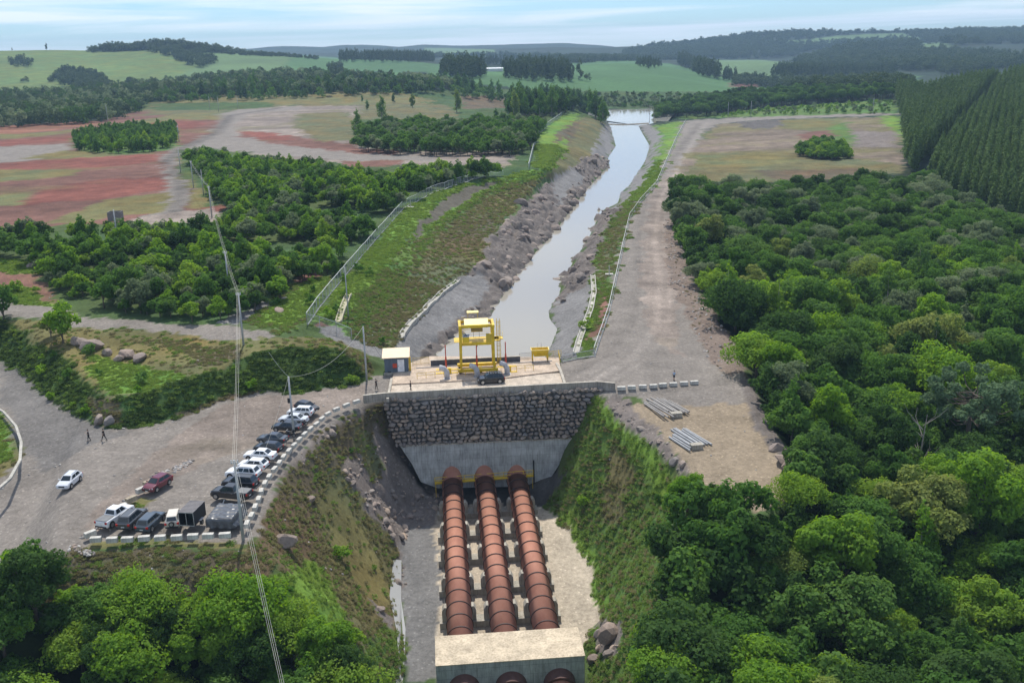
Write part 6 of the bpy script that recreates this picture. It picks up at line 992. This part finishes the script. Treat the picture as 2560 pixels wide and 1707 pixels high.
def car(kind, col, px, py, hx, hy, label, cat='car', group='parked vehicles', z=0.0, rails=False, spare=False, roof=None, s=1.0):
    """px,py: photo position of the car's ground centre; hx,hy: photo offset of its heading"""
    k = CARK[kind]; L_, Wd, H = k['L'], k['Wd']/2, k['H']; a = W(px-hx, py-hy, z); b = W(px+hx, py+hy, z); rz = math.atan2(b[1]-a[1], b[0]-a[0]); c = W(px, py, z)
    t = thing('parked_'+('pickup' if kind == 'pickup' else 'car'), c, rz, label, cat, group); t.scale = (s, s, s); F_, B_ = L_/2, -L_/2; xw = F_-k['hf']; xr0 = xw-k['fw']; xr1 = B_+k['rr']; xb = B_+k['rb']; be, dk, hd = k['belt'], k['deck'], k['hood']
    M_ = paint('paint_'+col[0], col[1]); r = .40 if kind in ('suv', 'pickup') else .335
    st = [(F_, .78, .38, hd*.72), (F_-.1, .9, .27, hd*.88), (F_-.45, .97, .24, hd), (xw, 1, .22, be), (0, 1, .22, be), (xb, 1, .23, be+.01 if kind != 'pickup' else dk), (B_+.14, .96, .25, dk), (B_, .88, .36, dk-.1)]
    rings = []
    for x, w_, zb, zt in st:
        w_ *= Wd; m = zb+(zt-zb)*.55; rings.append([(x, y, z_) for y, z_ in ((-w_*.9, zb), (-w_, zb+.12), (-w_, m), (-w_*.97, zt-.1), (-w_*.86, zt), (w_*.86, zt), (w_*.97, zt-.1), (w_, m), (w_, zb+.12), (w_*.9, zb))])
    body = MB().loft(rings).build('body', M_, t, bevel=.035)
    if kind == 'pickup':   # the load bed is cut in behind the cab and covered
        MB().box(((xb+B_)/2-.02, 0, dk+.035), (xb-B_-.14, Wd*1.62, .07)).build('bed_cover', mat('tonneau_grey', (.14,.145,.15), .6), t, bevel=.02)
    wb, wr = Wd*.87, Wd*.68; q = [(xw, -wb, be-.02), (xw, wb, be-.02), (xb, wb, be-.02), (xb, -wb, be-.02), (xr0, -wr, H-.04), (xr0, wr, H-.04), (xr1, wr, H-.05), (xr1, -wr, H-.05)]
    mb = MB().add(q+[(xr0-.12, -wr*.86, H), (xr0-.12, wr*.86, H), (xr1+.1, wr*.86, H-.01), (xr1+.1, -wr*.86, H-.01)], [[0,1,5,4],[1,2,6,5],[2,3,7,6],[3,0,4,7],[4,5,9,8],[5,6,10,9],[6,7,11,10],[7,4,8,11],[8,9,10,11]]); mb.build('cabin', paint('paint_'+roof[0], roof[1]) if roof else M_, t, bevel=.03)
    Q = [Vector(v) for v in q]
    def patch(a, b, c, d, s0, s1, t0, t1, nm, mt, off=.014):
        f = lambda s, u: (a*(1-s)+b*s)*(1-u)+(d*(1-s)+c*s)*u
        n = (b-a).cross(d-a).normalized()*off; cen = (a+b+c+d)/4
        if n.dot(cen-Vector(((xw+xb)/2, 0, be+.2))) < 0: n = -n
        P = [f(s0, t0)+n, f(s1, t0)+n, f(s1, t1)+n, f(s0, t1)+n]; o = MB().add(P+[p-n*1.6 for p in P], [[0,1,2,3],[7,6,5,4],[0,4,5,1],[1,5,6,2],[2,6,7,3],[3,7,4,0]]).build(nm, mt, t); return o
    patch(Q[0], Q[1], Q[5], Q[4], .07, .93, .1, .93, 'windscreen', M_glass); patch(Q[3], Q[2], Q[6], Q[7], .10, .90, .18, .9, 'rear_window', M_glass)
    sp = [(.13, .48), (.53, .88)] if kind in ('pickup', 'hatch', 'sedan') else [(.10, .42), (.46, .72), (.76, .94)]
    for sd_ in (0, 1):
        a_, b_, c_, d_ = (Q[0], Q[3], Q[7], Q[4]) if sd_ == 0 else (Q[1], Q[2], Q[6], Q[5])
        for s0, s1 in sp: patch(a_, b_, c_, d_, s0, s1, .14, .90, 'side_window', M_glass)
        sg = -1 if sd_ == 0 else 1
        MB().box((xw-.35, sg*(Wd+.1), be+.08), (.14, .2, .13)).build('mirror', M_ if kind != 'mini' else M_black, t, bevel=.03)
        for xx in (xw-1.05, xw-1.95): MB().box((xx, sg*(Wd*.985), be-.16), (.18, .04, .035)).build('door_handle', M_chrome, t)
        for xx in (F_-.88, B_+.88):
            MB().tube([(xx, sg*(Wd-.3), r+.02), (xx, sg*(Wd+.006), r+.02)], r+.065, 18).build('wheel_arch', M_black, t); wheel(t, xx, sg*(Wd-.08), r, sg)
        MB().add([(F_-.05, sg*Wd*.50, hd*.68), (F_-.20, sg*Wd*.92, hd*.72), (F_-.24, sg*Wd*.93, hd*.87), (F_-.085, sg*Wd*.52, hd*.80), (F_+.015, sg*Wd*.50, hd*.68), (F_-.12, sg*Wd*.94, hd*.72), (F_-.2, sg*Wd*.95, hd*.87), (F_-.02, sg*Wd*.52, hd*.83)], [[3,2,1,0],[4,5,6,7],[0,1,5,4],[1,2,6,5],[2,3,7,6],[3,0,4,7]]).build('headlight', M_lamp, t)
        MB().box((B_+.04, sg*Wd*.80, dk-.2), (.12, .26 if kind != 'suv' else .3, .2 if kind == 'sedan' else .26)).build('taillight', M_tail, t, bevel=.02)
        if rails: MB().tube([(xr0-.2, sg*wr*.86, H+.05), (xr1+.2, sg*wr*.86, H+.04)], .03, 5).build('roof_rail', M_chrome if col[0] != 'white' else M_black, t)
    MB().box((F_-.01, 0, hd*.66), (.05, Wd*.9, .18)).build('grille', M_black, t); MB().box((F_+.01, 0, .42), (.04, .4, .1)).build('number_plate', M_plate, t); MB().box((B_-.01, 0, .62 if kind != 'sedan' else .7), (.04, .42, .12)).build('number_plate', M_plate, t)
    MB().box((B_, 0, .40), (.1, Wd*1.7, .18)).build('bumper', M_black if kind != 'sedan' else M_, t, bevel=.03)
    if spare: w_ = MB().tube([(B_-.16, 0, .82), (B_, 0, .82)], .33, 18).build('spare_wheel', M_black, t); MB().tube([(B_-.19, 0, .82), (B_-.14, 0, .82)], .2, 14).build('rim', M_rim, w_)
    return t
white = ('white', (.78,.79,.80)); silver = ('silver', (.60,.62,.65)); black = ('black', (.012,.013,.016)); dgrey = ('dark_grey', (.055,.06,.066)); bgrey = ('blue_grey', (.055,.075,.095)); wine = ('wine', (.13,.012,.022)); beige = ('beige', (.46,.42,.35)); tan = ('cream', (.66,.60,.50))
car('pickup', white, 290, 1300, 30, -20, 'white double cab pickup with dark bed cover at the left end of the bottom row', 'pickup truck')
car('suv', dgrey, 333, 1307, 23, -21, 'dark grey SUV with roof rails beside the white pickup', rails=True); car('suv', bgrey, 379, 1314, 22, -20, 'blue grey crossover with tall red tail lights in the bottom row', s=.96)
car('mini', beige, 437, 1306, 7, -22, 'beige compact SUV with spare wheel on its back and pale roof', spare=True, roof=tan)
car('pickup', black, 580, 1243, -48, -5, 'black double cab pickup at the near end of the angled row', 'pickup truck'); car('suv', black, 601, 1217, -44, -3, 'black SUV between the black pickup and the white SUV', rails=True); car('suv', white, 609, 1193, -44, -3, 'white SUV with roof rails in the angled row', rails=True)
car('hatch', white, 634, 1171, -38, -3, 'white hatchback between the white SUV and the white sedan'); car('sedan', white, 651, 1146, -40, -2, 'white sedan with clear boot, fifth in the angled row'); car('hatch', black, 671, 1128, -36, -3, 'dark hatchback half hidden behind the white sedan')
car('sedan', dgrey, 682, 1105, -38, -3, 'dark grey sedan with bright boot lid beside the motorcycle'); car('sedan', black, 718, 1075, -34, -2, 'black sedan beside the tall grey pole'); car('sedan', silver, 734, 1056, -34, -2, 'silver white sedan beyond the tall grey pole')
car('suv', ('pearl', (.70,.71,.72)), 752, 1038, -30, -1, 'small white estate SUV next to the last black car', s=.88); car('hatch', black, 768, 1026, 34, 8, 'black car at the far end of the row, nose towards the blocks')
car('hatch', silver, 175, 1211, -26, 22, 'silver white crossover driving alone on the gravel road', group='vehicles on the gravel', rails=True); car('hatch', wine, 395, 1218, -28, 17, 'dark red crossover with black wheels inside the car park', group='vehicles on the gravel', s=1.03)
car('suv', black, 1227, 956, -36, 2.5, 'black SUV with roof load crossing the pale deck', group='vehicles on the gravel', rails=True, z=.02)
g = G(361,374); tc_ = car('sedan', dgrey, 361, 374, 8, 0, 'tiny dark car on the red field beside the thicket', group='vehicles on the gravel'); tc_.location = g; tc_.rotation_euler = (0, 0, .1)
sv = W(1227, 956, 0); mb = MB()
for k in range(5): mb.box((-.9+k*.42, 0, 1.86), (.2, 1.0, .12))
tag(mb.build('roof_cargo', M_black, loc=W(1230,956,.02), rz=math.pi+TH), 'dark bars of cargo strapped on the roof of the black SUV', 'roof cargo')
# box trailer and tarped load
p0 = W(484,1309,0); t = thing('box_trailer', p0, math.radians(-9), 'black box trailer with ribbed roof and open rear end', 'trailer', 'trailers'); wd, ln, hh = 1.85, 3.1, 2.25
MB().box((0, 0, .55), (wd, ln, .12)).build('floor', M_black, t); MB().box((0, ln/2, 1.4), (wd, .06, 1.7)).box((-wd/2, 0, 1.4), (.05, ln, 1.7)).box((wd/2, 0, 1.4), (.05, ln, 1.7)).build('side_panel', mat('trailer_black', (.02,.021,.024), .45), t)
r_ = MB().box((0, 0, hh+.03), (wd+.06, ln+.06, .06)).build('roof', mat('trailer_roof', (.15,.14,.145), .5), t); mb = MB()
for k in range(9): mb.box((0, -ln/2+.2+k*.34, hh+.075), (wd, .05, .035))
mb.build('rib', mat('trailer_rib', (.09,.085,.09), .5), r_); mb = MB()
for x in (-wd/2, 0, wd/2): mb.box((x, -ln/2-.01, 1.4), (.06, .05, 1.75))
mb.box((0, -ln/2-.01, hh-.02), (wd, .06, .07)).box((0, -ln/2-.02, .58), (wd, .06, .1)); mb.build('rear_frame', M_steel, t)
for s in (-1, 1):
    wheel(t, s*(wd/2+.14), -.1, .33, 1) if 0 else None
    w_ = MB().tube([(s*(wd/2+.04), 0, .33), (s*(wd/2+.27), 0, .33)], .33, 16).build('wheel', M_black, t); MB().tube([(s*(wd/2+.25), 0, .33), (s*(wd/2+.285), 0, .33)], .2, 12).build('rim', M_rim, w_); MB().box((s*(wd/2+.16), 0, .72), (.28, .9, .05)).build('mudguard', M_grey, t)
MB().tube([(0, ln/2, .5), (0, ln/2+1.2, .5)], .05, 6).build('drawbar', M_steel, t); MB().box((.0, .6, 1.0), (1.1, 1.2, .8)).build('load', mat('dark_load', (.015,.03,.03), .8), t)
p0 = W(565,1300,0); t = thing('tarp_covered_trailer', p0, math.radians(-6), 'low trailer load wrapped in a wrinkled dark silvery tarpaulin', 'trailer', 'trailers'); n = 44; V, Fq = [], []
for j in range(n):
    for i in range(n):
        x, y = (i/(n-1)-.5)*4.1, (j/(n-1)-.5)*5.0; ex = max(0, abs(x)-1.62); ey = max(0, abs(y)-2.05); e = max(ex/.40, ey/.40); z = 1.25-.12*(y < -1.9)
        wr = .035*math.sin(y*7+x*2.2+math.sin(x*3)*1.2)+.03*float(vnoise(np.array([x*3.]), np.array([y*6.]), 1.0, 5)[0])
        if e > 0: z = max(.04, 1.25*(1-min(1, e*.95)**.8)); sc_ = 1/(1+e*.16)
        else: sc_ = 1
        fl = .12*math.sin(x*5+y*6)*min(1, e); V.append((x*sc_+(fl if ex > ey else 0)+(.35 if x > 1.9 else 0), y*sc_+(fl if ey >= ex else 0), z+wr*(1 if e <= 0 else .3)))
for j in range(n-1):
    for i in range(n-1): Fq.append([j*n+i, j*n+i+1, (j+1)*n+i+1, (j+1)*n+i])
MB().add(V, Fq).build('tarpaulin', mat('tarpaulin', (.085,.09,.10), .32, var=.25, scale=2.5), t, smooth=True); MB().box((0, 0, .5), (3.0, 4.0, .9)).build('load', M_black, t); MB().tube([(-1.4, 2.2, .5), (-1.2, 2.9, 1.3)], .06, 6).build('jack_post', M_steel, t)
def moto(px, py, rz, label):
    t = thing('motorcycle', W(px, py, 0), rz, label, 'motorcycle', 'parked motorcycles')
    for x in (-.68, .68): w_ = MB().tube([(x, -.06, .31), (x, .06, .31)], .31, 16).build('wheel', M_black, t); MB().tube([(x, -.065, .31), (x, .065, .31)], .2, 12).build('rim', M_rim, w_)
    MB().tube([(.68, 0, .31), (.42, 0, .95), (.38, 0, 1.05)], .05, 6).tube([(.4, 0, .8), (-.2, 0, .5), (-.68, 0, .31)], .06, 6).box((0, 0, .45), (.5, .28, .35)).build('frame', M_black, t); MB().box((.15, 0, .82), (.5, .3, .24)).build('fuel_tank', paint('paint_black', black[1]), t, bevel=.08); MB().box((-.4, 0, .8), (.75, .28, .12)).build('seat', M_black, t, bevel=.04); MB().tube([(.33, -.36, 1.05), (.4, 0, 1.05), (.33, .36, 1.05)], .025, 5).build('handlebar', M_steel, t); MB().box((-.72, 0, 1.0), (.34, .38, .32)).build('top_box', M_black, t, bevel=.06)
moto(724, 1092, math.pi-.2, 'black motorcycle with top box parked left of the tall grey pole'); moto(757, 1066, .9, 'dark motorcycle parked by the blocks behind the black sedan')
# ---------------------------------------------------------------- people
M_skin = mat('skin', (.42,.26,.18), .6, var=.04)
def skinned(name, pts, edges, mat_, parent, lv=1):
    bm = bmesh.new(); ly = bm.verts.layers.skin.verify(); vs_ = []
    for i, (p, r) in enumerate(pts): v = bm.verts.new(p); v[ly].radius = (r, r) if not hasattr(r, '__len__') else r; v[ly].use_root = (i == 0); vs_.append(v)
    for a, b in edges: bm.edges.new((vs_[a], vs_[b]))
    me = bpy.data.meshes.new(name); bm.to_mesh(me); bm.free(); o = link(name, me, parent); o.modifiers.new('skin', 'SKIN').use_smooth_shade = True
    if lv: o.modifiers.new('sub', 'SUBSURF').levels = lv; o.modifiers['sub'].render_levels = lv
    me.materials.append(mat_); return o
def person(px, py, rz, label, shirt, trouser, la, ra, stride=.0, cap=True, h=1.0, z=0.0, shorts=False, hair=(.02,.015,.012)):
    """la, ra: elbow and wrist offsets of the left / right arm from the shoulder"""
    t = thing('person', W(px, py, z), rz, label, 'person', 'people around the intake'); t.scale = (h, h, h); s = stride
    pts = [((0,0,.92),.115), ((0,0,1.12),.12), ((0,0,1.34),.135), ((0,0,1.47),.055), ((.01,0,1.56),.085), ((.015,0,1.67),.092), ((.01,0,1.75),.06)]; ed = [(0,1),(1,2),(2,3),(3,4),(4,5),(5,6)]
    def chain(j, lst):
        for p, r in lst: pts.append((p, r)); ed.append((j, len(pts)-1)); j = len(pts)-1
        return j
    arms = []
    for sd_, (el, wr) in ((1, la), (-1, ra)):
        S = Vector((0, sd_*.19, 1.40)); E_ = S+Vector(el); W_ = S+Vector(wr); d = (W_-E_).normalized(); sd2 = d.orthogonal().normalized(); j = chain(2, [(S[:], .062), (E_[:], .045), (W_[:], .03)]); Pm = W_+d*.06; j = chain(j, [(Pm[:], .032)]); arms.append((S, E_, W_))
        for f, (o_, l_) in enumerate(((-.03, .07), (-.01, .085), (.011, .08), (.032, .065))): k1 = Pm+d*.03+sd2*o_; chain(j, [(k1[:], .0095), ((k1+d*l_*.5)[:], .009), ((k1+d*l_*.9+Vector((0, 0, -.012)))[:], .007)])
        th = W_+d*.03+sd2*-.04; chain(j-1, [(th[:], .011), ((th+d*.035-sd2*.015)[:], .009)])
    legs = []
    for sd_, st in ((1, s), (-1, -s)):
        hp = (0, sd_*.09, .90); kn = (st*.5+.03, sd_*.10, .50); an = (st-(.06 if st < 0 else 0), sd_*.105, .09); j = chain(0, [(hp, .085), (kn, .058), (an, .04), ((an[0]+.14, an[1], .035), .035)]); legs.append((hp, kn, an))
    skinned('body', pts, ed, M_skin, t)
    sp_ = [((0,0,.90),.145), ((0,0,1.12),.142), ((0,0,1.36),.155), ((0,0,1.44),.08)]; se = [(0,1),(1,2),(2,3)]
    for S, E_, W_ in arms: sp_ += [(S[:], .078), ((S+(E_-S)*.8)[:], .062)]; se += [(2, len(sp_)-2), (len(sp_)-2, len(sp_)-1)]
    skinned('shirt', sp_, se, mat('cloth_'+shirt[0], shirt[1], .85), t); tp = [((0,0,.95),.135)]; te = []
    for hp, kn, an in legs:
        end = kn if shorts else an; lst = [(hp, .10), (kn, .074)]+([] if shorts else [((an[0], an[1], .13), .058)]); j = 0
        for p, r in lst: tp.append((p, r)); te.append((j, len(tp)-1)); j = len(tp)-1
    skinned('trousers', tp, te, mat('cloth_'+trouser[0], trouser[1], .85), t); mb = MB()
    for hp, kn, an in legs: mb.box((an[0]+.07, an[1], .045), (.27, .1, .09))
    mb.build('shoes', M_black, t, bevel=.03); v = ICV*[.105, .095, .085]; MB().add(v+[0, 0, 1.735], ICF).build('cap' if cap else 'hair', mat('cap_black', (.015,.015,.016), .8) if cap else mat('hair_dark', hair, .6), t, smooth=True)
    mb = MB(); [mb.add(ICV*.012+[.10, y, 1.68], ICF) for y in (-.032, .032)]; mb.build('eyes', M_black, t); MB().add([(.09,-.014,1.63),(.09,.014,1.63),(.125,0,1.635),(.1,0,1.675)], [[0,1,2],[0,2,3],[1,3,2],[0,3,1]]).build('nose', M_skin, t); MB().box((.095, 0, 1.60), (.012, .045, .008)).build('mouth', mat('lips', (.30,.12,.10), .6), t)
    return t
blk = ('black', (.014,.015,.017)); nvy = ('dark', (.022,.023,.028)); hang = ((.02,.06,-.28), (.08,.08,-.54)); hangr = ((.02,-.06,-.28), (.08,-.08,-.54))
person(223, 1102, math.radians(200), 'person in black with one arm bent up, left of two on the gravel road', blk, nvy, ((.10,.08,-.24), (.30,.0,-.02)), ((.02,-.16,-.22), (.1,-.26,-.02)), .14, h=1.03)
person(261, 1101, math.radians(170), 'person in black shirt and cap mid stride, right of two on the gravel road', blk, blk, ((-.12,.06,-.25), (-.05,.08,-.48)), ((.12,-.06,-.25), (.3,-.05,-.38)), .30, h=1.05)
person(941, 973, math.radians(-20), 'person in black reaching an arm out beside the hut and parapet end', blk, blk, ((.22,.1,-.12), (.5,.1,-.08)), hangr, .12, h=1.03); person(1027, 977, math.radians(20), 'person in dark clothes standing alone on the pale deck with hands raised', nvy, blk, ((.14,.04,-.22), (.36,-.05,-.08)), ((.14,-.04,-.22), (.36,.05,-.08)), .1, h=1.0)
person(1685, 951, math.radians(60), 'person in pale blue shirt and dark shorts beside the right block row', ('pale_blue', (.40,.52,.68)), ('shorts', (.03,.035,.05)), hang, ((.1,-.1,-.24), (.3,-.05,-.1)), .08, cap=False, h=1.0, shorts=True)
# ---------------------------------------------------------------- haze
HZ = dict(x=(-4400, 4400), y=(-30, 7350), top=185.0); zb = float(ZZ.min())-2
hb = MB().box(((HZ['x'][0]+HZ['x'][1])/2, (HZ['y'][0]+HZ['y'][1])/2, (zb+HZ['top'])/2), (HZ['x'][1]-HZ['x'][0], HZ['y'][1]-HZ['y'][0], HZ['top']-zb)).build('haze', None); tag(hb, kind='stuff')
m = bpy.data.materials.new('haze_air'); m.use_nodes = True; nt = m.node_tree; nt.nodes.clear(); o = N(nt, 'ShaderNodeOutputMaterial'); v = N(nt, 'ShaderNodeVolumePrincipled'); v.inputs['Color'].default_value = (.50, .73, 1.0, 1); v.inputs['Density'].default_value = .00011; v.inputs['Anisotropy'].default_value = .0; nt.links.new(v.outputs[0], o.inputs['Volume']); hb.data.materials.append(m)
